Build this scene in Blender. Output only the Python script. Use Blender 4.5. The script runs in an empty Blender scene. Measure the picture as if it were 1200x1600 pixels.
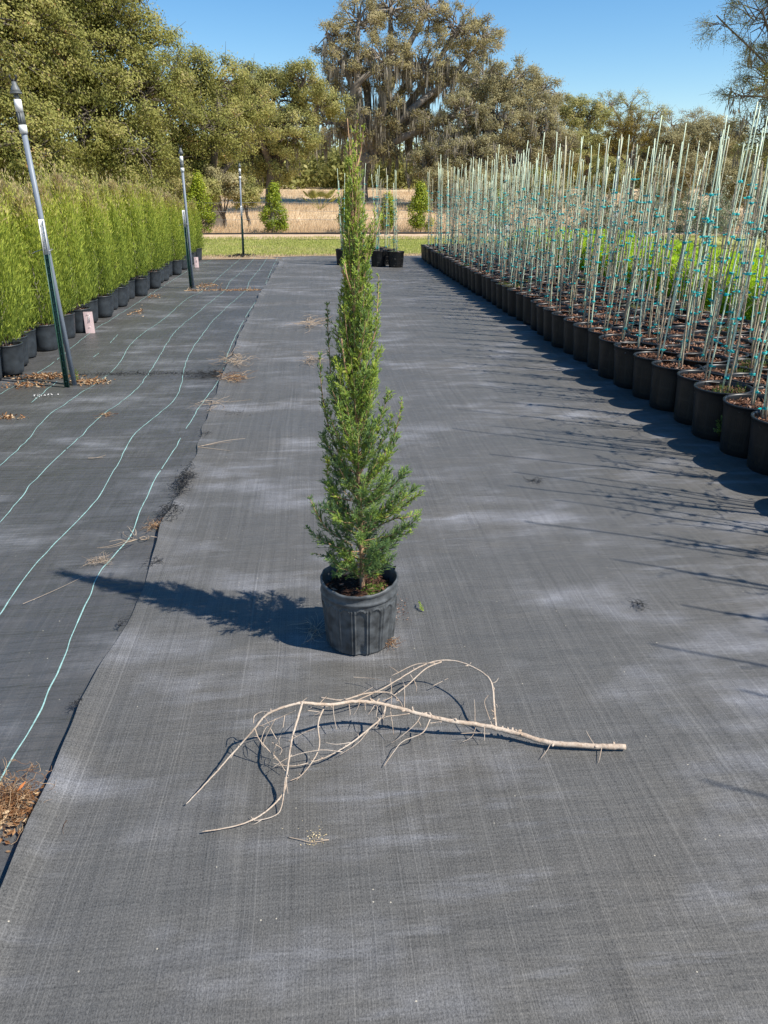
import bpy, math, random
import numpy as np
from math import sin, cos, pi, radians, atan, tan
from mathutils import Vector, Matrix
rng = np.random.default_rng(7); random.seed(7)

# ------------------------------------------------------------------ camera, sky, sun
F = 1170.0; PITCH = atan(504 / F); YAW = atan(112 / (F / cos(PITCH))); HC = 1.6
S = bpy.context.scene; COL = S.collection
FW = np.array([sin(YAW) * cos(PITCH), cos(YAW) * cos(PITCH), -sin(PITCH)])
RT = np.array([cos(YAW), -sin(YAW), 0.0]); UP = np.cross(RT, FW)
cam = bpy.data.cameras.new('camera'); co = bpy.data.objects.new('camera', cam); COL.objects.link(co)
m = Matrix.Identity(4)
for i in range(3):
    m[i][0] = RT[i]; m[i][1] = UP[i]; m[i][2] = -FW[i]
m[2][3] = HC
co.matrix_world = m
cam.sensor_fit = 'VERTICAL'; cam.sensor_height = 36; cam.lens = 36 * F / 1600
cam.clip_start = 0.05; cam.clip_end = 2000
S.camera = co
S.render.resolution_x = 768; S.render.resolution_y = 1024
SUNV = Vector((1.41, -0.72, 1.83)).normalized()
EL = math.asin(SUNV.z); AZ = math.atan2(SUNV.x, SUNV.y)
w = bpy.data.worlds.new('World'); S.world = w; w.use_nodes = True
nt = w.node_tree; bg = nt.nodes['Background']
sky = nt.nodes.new('ShaderNodeTexSky'); sky.sky_type = 'NISHITA'; sky.sun_disc = False
sky.sun_elevation = EL; sky.sun_rotation = AZ; sky.air_density = 1.0; sky.dust_density = 0.0; sky.ozone_density = 3.0
hs = nt.nodes.new('ShaderNodeHueSaturation'); hs.inputs['Saturation'].default_value = 1.29; hs.inputs['Value'].default_value = 1.1
nt.links.new(sky.outputs[0], hs.inputs['Color']); nt.links.new(hs.outputs[0], bg.inputs[0]); bg.inputs[1].default_value = 0.092
sl = bpy.data.lights.new('sun', 'SUN'); sl.energy = 5.0; sl.angle = radians(0.55); sl.color = (1.0, 0.945, 0.85)
so = bpy.data.objects.new('sun', sl); COL.objects.link(so); so.rotation_euler = SUNV.to_track_quat('Z', 'Y').to_euler()
S.view_settings.view_transform = 'Standard'; S.view_settings.look = 'None'
S.view_settings.exposure = 0.6; S.view_settings.gamma = 1.0

# ------------------------------------------------------------------ helpers
def ray(x, y): return (x - 600) / F * RT + (800 - y) / F * UP + FW
def gp(x, y, z=0.0):                       # photo point -> place on the plane at height z
    r = ray(x, y); return np.array([0, 0, HC]) + (z - HC) / r[2] * r
def aty(x, y, Y):                          # photo point -> place at distance Y
    r = ray(x, y); return np.array([0, 0, HC]) + Y / r[1] * r
def depth(p): return float((np.asarray(p) - np.array([0, 0, HC])) @ FW)

def vnoise(x, y, seed=0):
    x = np.asarray(x, float); y = np.asarray(y, float)
    xi = np.floor(x).astype(np.int64); yi = np.floor(y).astype(np.int64)
    fx = x - xi; fy = y - yi; fx = fx * fx * (3 - 2 * fx); fy = fy * fy * (3 - 2 * fy)
    def h(a, b):
        n = (a * 374761393 + b * 668265263 + seed * 1442695041) & 0x7fffffff
        n = ((n ^ (n >> 13)) * 1274126177) & 0x7fffffff
        return ((n ^ (n >> 16)) & 0xffff) / 32767.5 - 1
    return (h(xi, yi) * (1 - fx) + h(xi + 1, yi) * fx) * (1 - fy) + (h(xi, yi + 1) * (1 - fx) + h(xi + 1, yi + 1) * fx) * fy

def frames(d):
    d = d / (np.linalg.norm(d, axis=1, keepdims=True) + 1e-9)
    a = np.where(np.abs(d[:, 2:3]) < 0.9, np.array([[0, 0, 1.0]]), np.array([[1.0, 0, 0]]))
    u = np.cross(d, a); u /= np.linalg.norm(u, axis=1, keepdims=True) + 1e-9
    return d, u, np.cross(d, u)

class MB:
    def __init__(s): s.v = []; s.f = []; s.val = []; s.mi = []; s.n = 0
    def add(s, v, f, val=0.5, mi=0):
        v = np.asarray(v, float).reshape(-1, 3); f = np.asarray(f, np.int64)
        s.v.append(v); s.f.append(f + s.n); s.n += len(v)
        s.val.append(np.broadcast_to(np.asarray(val, float), (len(f),)).copy()); s.mi.append(np.full(len(f), mi)); return s
    def prisms(s, A, B, ra, rb, k=3, val=0.5, mi=0):
        A = np.atleast_2d(A); B = np.atleast_2d(B); N = len(A)
        ra = np.broadcast_to(ra, (N,)); rb = np.broadcast_to(rb, (N,))
        _, u, w_ = frames(B - A)
        an = np.arange(k) * 2 * pi / k
        off = u[:, None, :] * np.cos(an)[None, :, None] + w_[:, None, :] * np.sin(an)[None, :, None]
        V = np.stack([A[:, None] + off * ra[:, None, None], B[:, None] + off * rb[:, None, None]], 1)  # N,2,k,3
        b = (np.arange(N) * 2 * k)[:, None]; i = np.arange(k)[None]; j = (np.arange(k)[None] + 1) % k
        f = np.stack([b + i, b + j, b + k + j, b + k + i], -1).reshape(-1, 4)
        return s.add(V, f, np.repeat(np.broadcast_to(val, (N,)), k), mi)
    def quads(s, C, D, W, L, wd, val=0.5, mi=0):   # rhombic leaves: base C, direction D, width dir W
        N = len(C); L = np.broadcast_to(L, (N,))[:, None]; wd = np.broadcast_to(wd, (N,))[:, None]
        V = np.stack([C, C + D * L * .5 + W * wd * .5, C + D * L, C + D * L * .5 - W * wd * .5], 1)
        return s.add(V, (np.arange(N) * 4)[:, None] + np.arange(4)[None], np.broadcast_to(val, (N,)), mi)
    def tube(s, pts, rad, k=8, val=0.5, mi=0, cap=True):
        P = np.asarray(pts, float); R = np.broadcast_to(rad, (len(P),))
        T = np.gradient(P, axis=0); T /= np.linalg.norm(T, axis=1, keepdims=True) + 1e-9
        u = np.cross(T[0], [0.31, 0.2, 0.93]); u /= np.linalg.norm(u); V = []
        for i in range(len(P)):
            u = u - T[i] * (u @ T[i]); u /= np.linalg.norm(u) + 1e-9; w_ = np.cross(T[i], u)
            for j in range(k):
                a = 2 * pi * j / k; V.append(P[i] + R[i] * (u * cos(a) + w_ * sin(a)))
        f = [(i * k + j, i * k + (j + 1) % k, (i + 1) * k + (j + 1) % k, (i + 1) * k + j) for i in range(len(P) - 1) for j in range(k)]
        if cap:
            n = len(V); V += [P[0], P[-1]]; l = (len(P) - 1) * k
            f += [(n, (j + 1) % k, j, n) for j in range(k)] + [(n + 1, l + j, l + (j + 1) % k, n + 1) for j in range(k)]
        return s.add(V, f, val, mi)
    def grid(s, V, nu, nv, wrap=False, val=0.5, mi=0):   # V index = iv*nu+iu
        f = []
        iu = np.arange(nu if wrap else nu - 1); iv = np.arange(nv - 1)
        a = iv[:, None] * nu + iu[None]; b = iv[:, None] * nu + (iu[None] + 1) % nu
        f = np.stack([a, b, b + nu, a + nu], -1).reshape(-1, 4)
        return s.add(V, f, val, mi)
    def lathe(s, prof, k=24, val=0.5, mi=0, fn=None):
        an = np.arange(k) * 2 * pi / k; V = []
        for i, (r, z) in enumerate(prof):
            rr = r if fn is None else fn(r, z, an, i)
            V.append(np.stack([rr * np.cos(an), rr * np.sin(an), np.full(k, z)], -1))
        return s.grid(np.array(V), k, len(prof), True, val, mi)
    def box(s, c, d, val=0.5, mi=0, R=None):
        v = np.array([[x, y, z] for x in (-.5, .5) for y in (-.5, .5) for z in (-.5, .5)]) * np.array(d)
        if R is not None: v = v @ R.T
        return s.add(v + np.array(c), [(0, 1, 3, 2), (4, 6, 7, 5), (0, 4, 5, 1), (2, 3, 7, 6), (0, 2, 6, 4), (1, 5, 7, 3)], val, mi)
    def mesh(s, name, mats, smooth=False):
        v = np.concatenate(s.v); f = np.concatenate(s.f); val = np.concatenate(s.val); mi = np.concatenate(s.mi)
        me = bpy.data.meshes.new(name); me.vertices.add(len(v)); me.vertices.foreach_set('co', v.ravel())
        tri = f[:, 3] == f[:, 0]                      # degenerate quads are triangles
        tot = np.where(tri, 3, 4); start = np.concatenate([[0], np.cumsum(tot)[:-1]])
        mask = np.ones(f.shape, bool); mask[tri, 3] = False
        lp = f[mask]
        me.loops.add(len(lp)); me.loops.foreach_set('vertex_index', lp)
        me.polygons.add(len(f)); me.polygons.foreach_set('loop_start', start); me.polygons.foreach_set('loop_total', tot)
        me.polygons.foreach_set('material_index', mi)
        if smooth: me.polygons.foreach_set('use_smooth', np.ones(len(f), bool))
        a = me.attributes.new('v', 'FLOAT', 'FACE'); a.data.foreach_set('value', val)
        for q in (mats if isinstance(mats, (list, tuple)) else [mats]): me.materials.append(q)
        me.update(); me.validate()
        return me

def ob(name, data, parent=None, loc=None, rz=0.0, sc=None):
    o = bpy.data.objects.new(name, data); COL.objects.link(o)
    if parent is not None: o.parent = parent
    if loc is not None: o.location = tuple(float(c) for c in loc)
    if rz: o.rotation_euler = (0, 0, rz)
    if sc is not None: o.scale = (sc, sc, sc) if isinstance(sc, (int, float)) else sc
    return o
def tag(o, label, cat, group=None):
    o['label'] = label; o['category'] = cat
    if group: o['group'] = group
    return o
def thing(name, loc, label, cat, group=None, rz=0.0, sc=None):
    return tag(ob(name, None, None, loc, rz, sc), label, cat, group)
def kind(o, k): o['kind'] = k; return o
def nth(n):
    return f"{n}{'th' if 10 <= n % 100 <= 20 else {1:'st',2:'nd',3:'rd'}.get(n % 10, 'th')}"
def catmull(pts, n=8):
    P = np.asarray(pts, float); P = np.vstack([2 * P[0] - P[1], P, 2 * P[-1] - P[-2]]); out = []
    for i in range(1, len(P) - 2):
        for t in np.linspace(0, 1, n, endpoint=False):
            out.append(.5 * ((2 * P[i]) + (-P[i-1] + P[i+1]) * t + (2*P[i-1] - 5*P[i] + 4*P[i+1] - P[i+2]) * t*t + (-P[i-1] + 3*P[i] - 3*P[i+1] + P[i+2]) * t**3))
    out.append(P[-2]); return np.array(out)

# ------------------------------------------------------------------ materials
def mat(name):
    q = bpy.data.materials.new(name); q.use_nodes = True
    return q, q.node_tree.nodes, q.node_tree.links, q.node_tree.nodes['Principled BSDF']
def plain(name, col, rough=.6, spec=.4, var=.15, nscale=20, bump=0.0, metal=0):
    q, N, L, b = mat(name); b.inputs['Roughness'].default_value = rough; b.inputs['Specular IOR Level'].default_value = spec
    b.inputs['Metallic'].default_value = metal
    t = N.new('ShaderNodeTexCoord'); n = N.new('ShaderNodeTexNoise'); n.inputs['Scale'].default_value = nscale; n.inputs['Detail'].default_value = 5
    L.new(t.outputs['Object'], n.inputs['Vector'])
    r = N.new('ShaderNodeValToRGB'); r.color_ramp.elements[0].position = .3; r.color_ramp.elements[1].position = .7
    r.color_ramp.elements[0].color = (*[c * (1 - var) for c in col], 1); r.color_ramp.elements[1].color = (*[min(1, c * (1 + var)) for c in col], 1)
    L.new(n.outputs['Fac'], r.inputs[0]); L.new(r.outputs[0], b.inputs['Base Color'])
    if bump:
        bp = N.new('ShaderNodeBump'); bp.inputs['Strength'].default_value = bump; bp.inputs['Distance'].default_value = .004
        L.new(n.outputs['Fac'], bp.inputs['Height']); L.new(bp.outputs[0], b.inputs['Normal'])
    return q
def ramp_mat(name, stops, rough=.55, spec=.3, trans=0.0):
    """colour from the per-face value v; optional translucency for leaves"""
    q, N, L, b = mat(name); b.inputs['Roughness'].default_value = rough; b.inputs['Specular IOR Level'].default_value = spec
    a = N.new('ShaderNodeAttribute'); a.attribute_name = 'v'; oi = N.new('ShaderNodeObjectInfo')
    r = N.new('ShaderNodeValToRGB'); e = r.color_ramp.elements
    e[0].position, e[0].color = stops[0][0], (*stops[0][1], 1); e[1].position, e[1].color = stops[-1][0], (*stops[-1][1], 1)
    for p, c in stops[1:-1]:
        x = e.new(p); x.color = (*c, 1)
    L.new(mth(N, L, 'ADD', a.outputs['Fac'], mth(N, L, 'MULTIPLY', mth(N, L, 'SUBTRACT', oi.outputs['Random'], .5), .16)), r.inputs[0]); L.new(r.outputs[0], b.inputs['Base Color'])
    if trans:
        t = N.new('ShaderNodeBsdfTranslucent'); mx = N.new('ShaderNodeMixShader'); mx.inputs[0].default_value = trans
        L.new(r.outputs[0], t.inputs[0]); L.new(b.outputs[0], mx.inputs[1]); L.new(t.outputs[0], mx.inputs[2])
        L.new(mx.outputs[0], N['Material Output'].inputs[0])
    return q

def noise_node(N, L, vec, scale, detail=4, rough=.5):
    mp = N.new('ShaderNodeMapping'); mp.inputs['Scale'].default_value = scale; L.new(vec, mp.inputs[0])
    n = N.new('ShaderNodeTexNoise'); n.inputs['Scale'].default_value = 1; n.inputs['Detail'].default_value = detail; n.inputs['Roughness'].default_value = rough
    L.new(mp.outputs[0], n.inputs['Vector']); return n.outputs['Fac']
def mapr(N, L, v, a, b, c, d):
    r = N.new('ShaderNodeMapRange'); r.inputs[1].default_value = a; r.inputs[2].default_value = b; r.inputs[3].default_value = c; r.inputs[4].default_value = d
    L.new(v, r.inputs[0]); return r.outputs[0]
def mth(N, L, op, a, b=None):
    r = N.new('ShaderNodeMath'); r.operation = op
    for i, v in enumerate((a, b)):
        if v is None: continue
        if isinstance(v, (int, float)): r.inputs[i].default_value = v
        else: L.new(v, r.inputs[i])
    return r.outputs[0]
def mixc(N, L, f, a, b):
    r = N.new('ShaderNodeMix'); r.data_type = 'RGBA'
    for i, v in ((0, f), (6, a), (7, b)):
        if isinstance(v, (int, float)): r.inputs[i].default_value = v
        elif isinstance(v, tuple): r.inputs[i].default_value = (*v, 1)
        else: L.new(v, r.inputs[i])
    return r.outputs[2]

def fabric(name, base, dust_sheen, streak, rough, weave_bump, new):
    q, N, L, b = mat(name)
    tc = N.new('ShaderNodeTexCoord'); V = tc.outputs['Object']
    wob = N.new('ShaderNodeVectorMath'); wob.operation = 'ADD'
    nw = N.new('ShaderNodeTexNoise'); nw.inputs['Scale'].default_value = .9; nw.inputs['Detail'].default_value = 2; L.new(V, nw.inputs['Vector'])
    ws = N.new('ShaderNodeVectorMath'); ws.operation = 'SCALE'; ws.inputs['Scale'].default_value = .05; L.new(nw.outputs['Color'], ws.inputs[0])
    L.new(V, wob.inputs[0]); L.new(ws.outputs[0], wob.inputs[1]); V = wob.outputs[0]
    s1 = noise_node(N, L, V, (190, .9, 1), 3, .6)           # fine lengthwise ribs
    s2 = noise_node(N, L, V, (34, .35, 1), 3, .6)           # broad lengthwise bands
    s3 = noise_node(N, L, V, (7, 150, 1), 3, .6)            # cross threads
    s4 = noise_node(N, L, V, (260, 170, 1), 3, .75)          # weave grain
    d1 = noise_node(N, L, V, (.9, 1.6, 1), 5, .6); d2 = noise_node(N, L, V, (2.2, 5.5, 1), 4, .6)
    st = mth(N, L, 'ADD', mth(N, L, 'MULTIPLY', mapr(N, L, s1, .35, .7, -1, 1), streak * .6), mth(N, L, 'MULTIPLY', mapr(N, L, s2, .3, .7, -1, 1), streak * .3))
    st = mth(N, L, 'ADD', st, mth(N, L, 'MULTIPLY', mapr(N, L, s3, .3, .7, -1, 1), streak * .6))
    st = mth(N, L, 'ADD', st, mth(N, L, 'MULTIPLY', mapr(N, L, s4, .3, .7, -1, 1), streak * 2.1))
    tone = mth(N, L, 'ADD', st, 1.0)
    dm = mth(N, L, 'MULTIPLY', mapr(N, L, d1, .47, .66, 0, 1), mapr(N, L, d2, .42, .62, 0.1, 1))  # pale streaked patches: dust, with wrinkle sheen put into the same tint
    sheen_dash = mth(N, L, 'MULTIPLY', mapr(N, L, noise_node(N, L, V, (1.7, 10.5, 1), 4, .65), .55, .74, 0, 1), mapr(N, L, noise_node(N, L, V, (.6, .8, 1), 2, .5), .42, .6, 0, 1)); dm = mth(N, L, 'MINIMUM', mth(N, L, 'ADD', dm, mth(N, L, 'MULTIPLY', sheen_dash, .8)), 1.0)  # crosswise pale dashes: sheen on wrinkles painted into the base colour
    brown = mapr(N, L, noise_node(N, L, V, (.5, .8, 1), 4, .6), .45, .7, 0, .5)
    th = mapr(N, L, noise_node(N, L, V, (330, .25, 1), 1, .5), .60, .70, 0, .35); st = mth(N, L, 'ADD', st, mth(N, L, 'MULTIPLY', th, streak * 4)); tone = mth(N, L, 'ADD', st, .97)
    c = mixc(N, L, brown, base, tuple(x * k for x, k in zip(base, (1.12, 1.02, .86))))
    c = mixc(N, L, mth(N, L, 'MULTIPLY', dm, .58), c, dust_sheen)
    mul = N.new('ShaderNodeVectorMath'); mul.operation = 'SCALE'; L.new(c, mul.inputs[0]); L.new(tone, mul.inputs['Scale'])
    # pale specks of grit
    vo = N.new('ShaderNodeTexVoronoi'); vo.inputs['Scale'].default_value = 26; L.new(V, vo.inputs['Vector'])
    sp = mth(N, L, 'LESS_THAN', vo.outputs['Distance'], .055); sx = N.new('ShaderNodeSeparateColor'); L.new(vo.outputs['Color'], sx.inputs[0])
    sp = mth(N, L, 'MULTIPLY', sp, mth(N, L, 'GREATER_THAN', sx.outputs[0], .8))
    c2 = mixc(N, L, sp, mul.outputs[0], (.42, .38, .3))
    L.new(c2, b.inputs['Base Color']); L.new(mapr(N, L, d1, .3, .7, rough - .06, rough + .1), b.inputs['Roughness'])
    b.inputs['Specular IOR Level'].default_value = .36
    bp = N.new('ShaderNodeBump'); bp.inputs['Strength'].default_value = weave_bump; bp.inputs['Distance'].default_value = .0012
    hh = mth(N, L, 'ADD', s4, mth(N, L, 'ADD', s1, mth(N, L, 'MULTIPLY', s3, .7)))
    L.new(hh, bp.inputs['Height'])
    wr = N.new('ShaderNodeBump'); wr.inputs['Strength'].default_value = .9; wr.inputs['Distance'].default_value = .018 if new else .035
    w1 = noise_node(N, L, V, (1.6, 11, 1) if not new else (1.3, 7, 1), 4, .55); w2 = noise_node(N, L, V, (9, 3, 1), 3, .5)
    L.new(mth(N, L, 'ADD', w1, mth(N, L, 'MULTIPLY', w2, .5)), wr.inputs['Height']); L.new(wr.outputs[0], bp.inputs['Normal']); L.new(bp.outputs[0], b.inputs['Normal'])
    return q

M = {}
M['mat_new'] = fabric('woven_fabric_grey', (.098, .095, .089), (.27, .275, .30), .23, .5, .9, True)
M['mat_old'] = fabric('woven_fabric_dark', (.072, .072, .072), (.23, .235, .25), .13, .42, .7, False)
M['dirt'] = plain('sandy_soil', (.30, .22, .14), .9, .2, .3, 3)
M['sand'] = plain('pale_sand', (.52, .38, .26), .95, .1, .2, 2.5)
M['field'] = plain('dry_field_soil', (.58, .44, .28), .95, .1, .3, .7)
M['lawn'] = plain('lawn_soil', (.30, .30, .09), .95, .1, .3, 1.3)
M['grass'] = ramp_mat('lawn_blades', [(0, (.24, .29, .06)), (.5, (.40, .43, .11)), (.8, (.58, .54, .22)), (1, (.66, .52, .30))], .6, .2, .3)
M['hay'] = ramp_mat('dry_grass_blades', [(0, (.50, .36, .21)), (.5, (.70, .53, .34)), (1, (.84, .68, .48))], .8, .1, .4)
M['stripe'] = plain('pale_green_thread', (.28, .46, .43), .6, .2, .25, 60)
M['pot_new'] = None
M['potgrey'] = plain('grey_plastic', (.030, .036, .042), .42, .5, .35, 14, .1)
M['pot_hero'] = plain('scuffed_grey_plastic', (.066, .071, .075), .5, .45, .55, 30, .35)
M['bark_soil'] = ramp_mat('bark_mulch', [(0, (.06, .028, .016)), (.5, (.20, .095, .055)), (.85, (.34, .19, .12)), (1, (.60, .48, .40))], .85, .2)
M['soil_dark'] = ramp_mat('dark_potting_soil', [(0, (.022, .012, .009)), (.6, (.085, .042, .026)), (.88, (.17, .085, .05)), (1, (.45, .36, .28))], .85, .2)
M['stake'] = ramp_mat('pale_green_stake', [(0, (.52, .60, .42)), (1, (.72, .82, .60))], .5, .3)
M['bamboo'] = ramp_mat('bamboo_stake', [(0, (.50, .46, .29)), (1, (.70, .64, .43))], .5, .3)
M['tie'] = plain('teal_tape', (.0, .42, .42), .4, .4, .2, 40)
M['stem'] = plain('young_bark', (.34, .28, .20), .8, .2, .3, 60)
M['deadwood'] = plain('dead_bark', (.50, .37, .28), .85, .15, .28, 60, .5)
def bark_tones(q):
    N, L = q.node_tree.nodes, q.node_tree.links; b = N['Principled BSDF']; tc = N.new('ShaderNodeTexCoord'); V = tc.outputs['Object']
    a = noise_node(N, L, V, (16, 16, 16), 4, .6); f = noise_node(N, L, V, (150, 150, 150), 3, .7); c = mixc(N, L, mapr(N, L, a, .35, .65, 0, 1), (.40, .305, .225), (.50, .42, .34))
    c = mixc(N, L, mapr(N, L, f, .54, .68, 0, .75), c, (.20, .13, .095)); c = mixc(N, L, mapr(N, L, f, .40, .30, 0, .6), c, (.68, .60, .50)); L.new(c, b.inputs['Base Color'])
M['darkbark'] = plain('oak_bark', (.13, .11, .09), .9, .1, .35, 3, .5)
M['palebark'] = plain('pale_oak_bark', (.24, .21, .175), .9, .1, .35, 3, .5)
M['trunk'] = plain('juniper_bark', (.36, .23, .14), .85, .1, .35, 45, .5)
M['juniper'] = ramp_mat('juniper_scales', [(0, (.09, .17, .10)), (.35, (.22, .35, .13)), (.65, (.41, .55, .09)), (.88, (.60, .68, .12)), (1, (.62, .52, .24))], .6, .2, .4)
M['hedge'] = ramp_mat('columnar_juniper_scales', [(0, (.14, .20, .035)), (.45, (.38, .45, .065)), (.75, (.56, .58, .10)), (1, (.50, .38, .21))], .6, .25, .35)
M['lime'] = ramp_mat('lime_fronds', [(0, (.20, .36, .02)), (.5, (.44, .62, .03)), (1, (.60, .74, .07))], .6, .2, .35)
M['oak1'] = ramp_mat('evergreen_oak_leaves', [(0, (.14, .155, .04)), (.5, (.32, .315, .085)), (.82, (.47, .42, .15)), (.93, (.48, .40, .20)), (1, (.46, .28, .12))], .65, .2, .42)
M['oak2'] = ramp_mat('olive_oak_leaves', [(0, (.17, .185, .05)), (.5, (.37, .36, .12)), (.85, (.52, .46, .19)), (1, (.54, .45, .22))], .6, .2, .42)
M['oak3'] = ramp_mat('straw_green_leaves', [(0, (.19, .17, .075)), (.5, (.38, .33, .155)), (.85, (.52, .44, .22)), (1, (.58, .50, .30))], .65, .2, .42)
M['oak4'] = ramp_mat('russet_twigs_and_leaves', [(0, (.19, .17, .08)), (.5, (.41, .37, .19)), (.85, (.55, .48, .26)), (1, (.54, .44, .28))], .65, .2, .42)
M['moss'] = ramp_mat('hanging_moss', [(0, (.14, .125, .095)), (.6, (.28, .25, .19)), (1, (.42, .37, .30))], .9, .1, .2)
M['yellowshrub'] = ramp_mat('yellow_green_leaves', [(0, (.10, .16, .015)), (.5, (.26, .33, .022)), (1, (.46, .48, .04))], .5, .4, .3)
M['mustard'] = ramp_mat('mustard_leaves', [(0, (.11, .085, .012)), (.6, (.23, .17, .02)), (1, (.32, .23, .04))], .5, .3, .3)
M['greyleaf'] = ramp_mat('grey_green_leaves', [(0, (.10, .13, .05)), (.5, (.21, .24, .12)), (1, (.38, .40, .27))], .55, .4, .3)
M['pvc'] = plain('grey_pipe', (.19, .22, .26), .45, .4, .12, 9)
M['white'] = plain('white_plastic', (.72, .72, .70), .45, .4, .06, 12)
M['head'] = plain('sprinkler_grey', (.12, .13, .13), .5, .4, .2, 30)
M['black'] = plain('black_rubber', (.02, .02, .022), .5, .4, .2, 30)
M['greensteel'] = plain('green_enamel', (.035, .09, .068), .4, .5, .2, 30)
M['rust'] = plain('rust', (.30, .12, .05), .9, .2, .3, 40)
M['wire'] = plain('wire', (.35, .35, .35), .5, .5, .1, 40, 0, .6)
M['wood'] = plain('weathered_wood', (.26, .22, .18), .9, .1, .3, 12, .4)
M['pink'] = plain('pink_card', (.66, .50, .49), .7, .2, .05, 12)
M['scribble'] = plain('white_marks', (.80, .78, .76), .7, .2, .03, 12)
M['thatch'] = ramp_mat('dry_thatch', [(0, (.16, .07, .03)), (.5, (.36, .20, .10)), (1, (.66, .50, .32))], .85, .1, .2)
M['strawfibre'] = ramp_mat('straw_fibres', [(0, (.32, .24, .17)), (1, (.62, .50, .38))], .8, .1, .2)
M['blackfibre'] = ramp_mat('black_plastic_threads', [(0, (.008, .008, .009)), (1, (.035, .035, .036))], .5, .4)
M['crumb'] = ramp_mat('yellowish_crumbs', [(0, (.42, .33, .18)), (1, (.72, .62, .42))], .9, .1)
M['orange'] = plain('orange_leaf', (.58, .20, .06), .6, .3, .2, 40)
M['weed'] = ramp_mat('weed_leaves', [(0, (.06, .12, .02)), (1, (.22, .28, .06))], .5, .3, .3)
M['pipe'] = plain('black_pipe', (.02, .02, .02), .5, .4, .2, 3)
bark_tones(M['deadwood'])
def slotted():
    q, N, L, b = mat('black_slotted_plastic'); tc = N.new('ShaderNodeTexCoord'); sp = N.new('ShaderNodeSeparateXYZ'); L.new(tc.outputs['Object'], sp.inputs[0])
    a = mth(N, L, 'ARCTAN2', sp.outputs[1], sp.outputs[0]); a = mth(N, L, 'ADD', mth(N, L, 'DIVIDE', a, 2 * pi), .5)
    f1 = mth(N, L, 'FRACT', mth(N, L, 'MULTIPLY', a, 84)); sl_ = mth(N, L, 'LESS_THAN', f1, .5)
    pn = mth(N, L, 'GREATER_THAN', mth(N, L, 'FRACT', mth(N, L, 'MULTIPLY', a, 12)), .16)
    zf = mth(N, L, 'FRACT', mth(N, L, 'MULTIPLY', sp.outputs[2], 11)); zr = mth(N, L, 'GREATER_THAN', zf, .22)
    zz = mth(N, L, 'MULTIPLY', mth(N, L, 'LESS_THAN', sp.outputs[2], .28), mth(N, L, 'GREATER_THAN', sp.outputs[2], .06))
    s = mth(N, L, 'MULTIPLY', mth(N, L, 'MULTIPLY', sl_, pn), mth(N, L, 'MULTIPLY', zr, zz))
    n = noise_node(N, L, tc.outputs['Object'], (9, 9, 9), 4)
    c = mixc(N, L, n, (.004, .004, .0042), (.012, .0115, .011)); c = mixc(N, L, s, c, (.0015, .0015, .0015))
    L.new(c, b.inputs['Base Color']); b.inputs['Roughness'].default_value = .42
    bp = N.new('ShaderNodeBump'); bp.inputs['Distance'].default_value = .004; bp.inputs['Strength'].default_value = .8; bp.invert = True
    L.new(s, bp.inputs['Height']); L.new(bp.outputs[0], b.inputs['Normal']); return q
M['pot_new'] = slotted()

# ------------------------------------------------------------------ ground
def terr(x, y):
    y = np.asarray(y, float); x = np.asarray(x, float)
    t = np.clip(y - 38, 0, 45); return t * t / (t + 6) * .047 + np.where(y > 33, .12 * vnoise(x * .12, y * .12, 5) * np.clip((y - 33) / 10, 0, 1), 0)
ys = np.concatenate([np.linspace(-300, 28, 30), np.linspace(30, 110, 80), np.linspace(120, 700, 20)]); xs = np.concatenate([np.linspace(-500, -50, 12), np.linspace(-45, 60, 70), np.linspace(70, 500, 12)])
X, Y = np.meshgrid(xs, ys); b = MB().grid(np.stack([X, Y, terr(X, Y) - .045], -1), len(xs), len(ys)); kind(ob('ground', b.mesh('ground', M['field'], True)), 'structure')
def sheet(name, x0, x1, y0, y1, z, m_, nx=60, ny=30, jag=.25):
    X, Y = np.meshgrid(np.linspace(x0, x1, nx), np.linspace(y0, y1, ny))
    e = np.zeros_like(Y); e[0] = jag * vnoise(X[0] * 1.3, X[0] * 0, 3); e[-1] = jag * vnoise(X[0] * .9, X[0] * 0 + 5, 4)
    return kind(ob(name, MB().grid(np.stack([X, Y + e, z + .01 * vnoise(X, Y, 2)], -1), nx, ny).mesh(name, m_, True)), 'structure')
sheet('lawn', -40, 50, 20.9, 28.3, -.015, M['lawn'], 200, 20, .15)
sheet('sand_path', -40, 50, 28.0, 31.3, .012, M['sand'], 200, 12, .35)
sheet('bare_soil_strip', -40, 50, 20.0, 21.3, -.004, M['dirt'], 200, 6, .18)

SEAMX = lambda y: np.interp(y, [0, 1.4, 2.12, 2.61, 3.4, 4.4, 5.86, 9, 12.2, 15, 19.8, 25], [-.80, -.80, -.825, -.79, -.81, -.815, -.865, -.90, -.925, -.88, -.81, -.8]) + .010 * vnoise(y * 1.9, y * 0, 11) + .012 * vnoise(y * 5.1, y * 0, 14)
def relief(x, y):
    a = .007 * vnoise(x * .7, y * .55, 21) + .0035 * vnoise(x * 1.4, y * 3.3, 22) + .0014 * vnoise(x * 2.6, y * 9, 23)
    return a
def matz_old(x, y): k = np.clip((-1.0 - x) / .5, 0, 1); return relief(x, y) * (1 + .5 * k) + .0028 * k * vnoise(x * 1.2, y * 14, 29) + .001 + .006 * ((y < SE1(x)) * 1.0) + .006 * ((y < SE2(x)) * 1.0)
SE1 = lambda x: 7.12 + .05 * vnoise(x * 2, x * 0, 31) + .02 * vnoise(x * 9, x * 0, 32)
SE2 = lambda x: 13.50 + .08 * vnoise(x * 1.5, x * 0, 33) + .03 * vnoise(x * 8, x * 0, 34)
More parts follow.
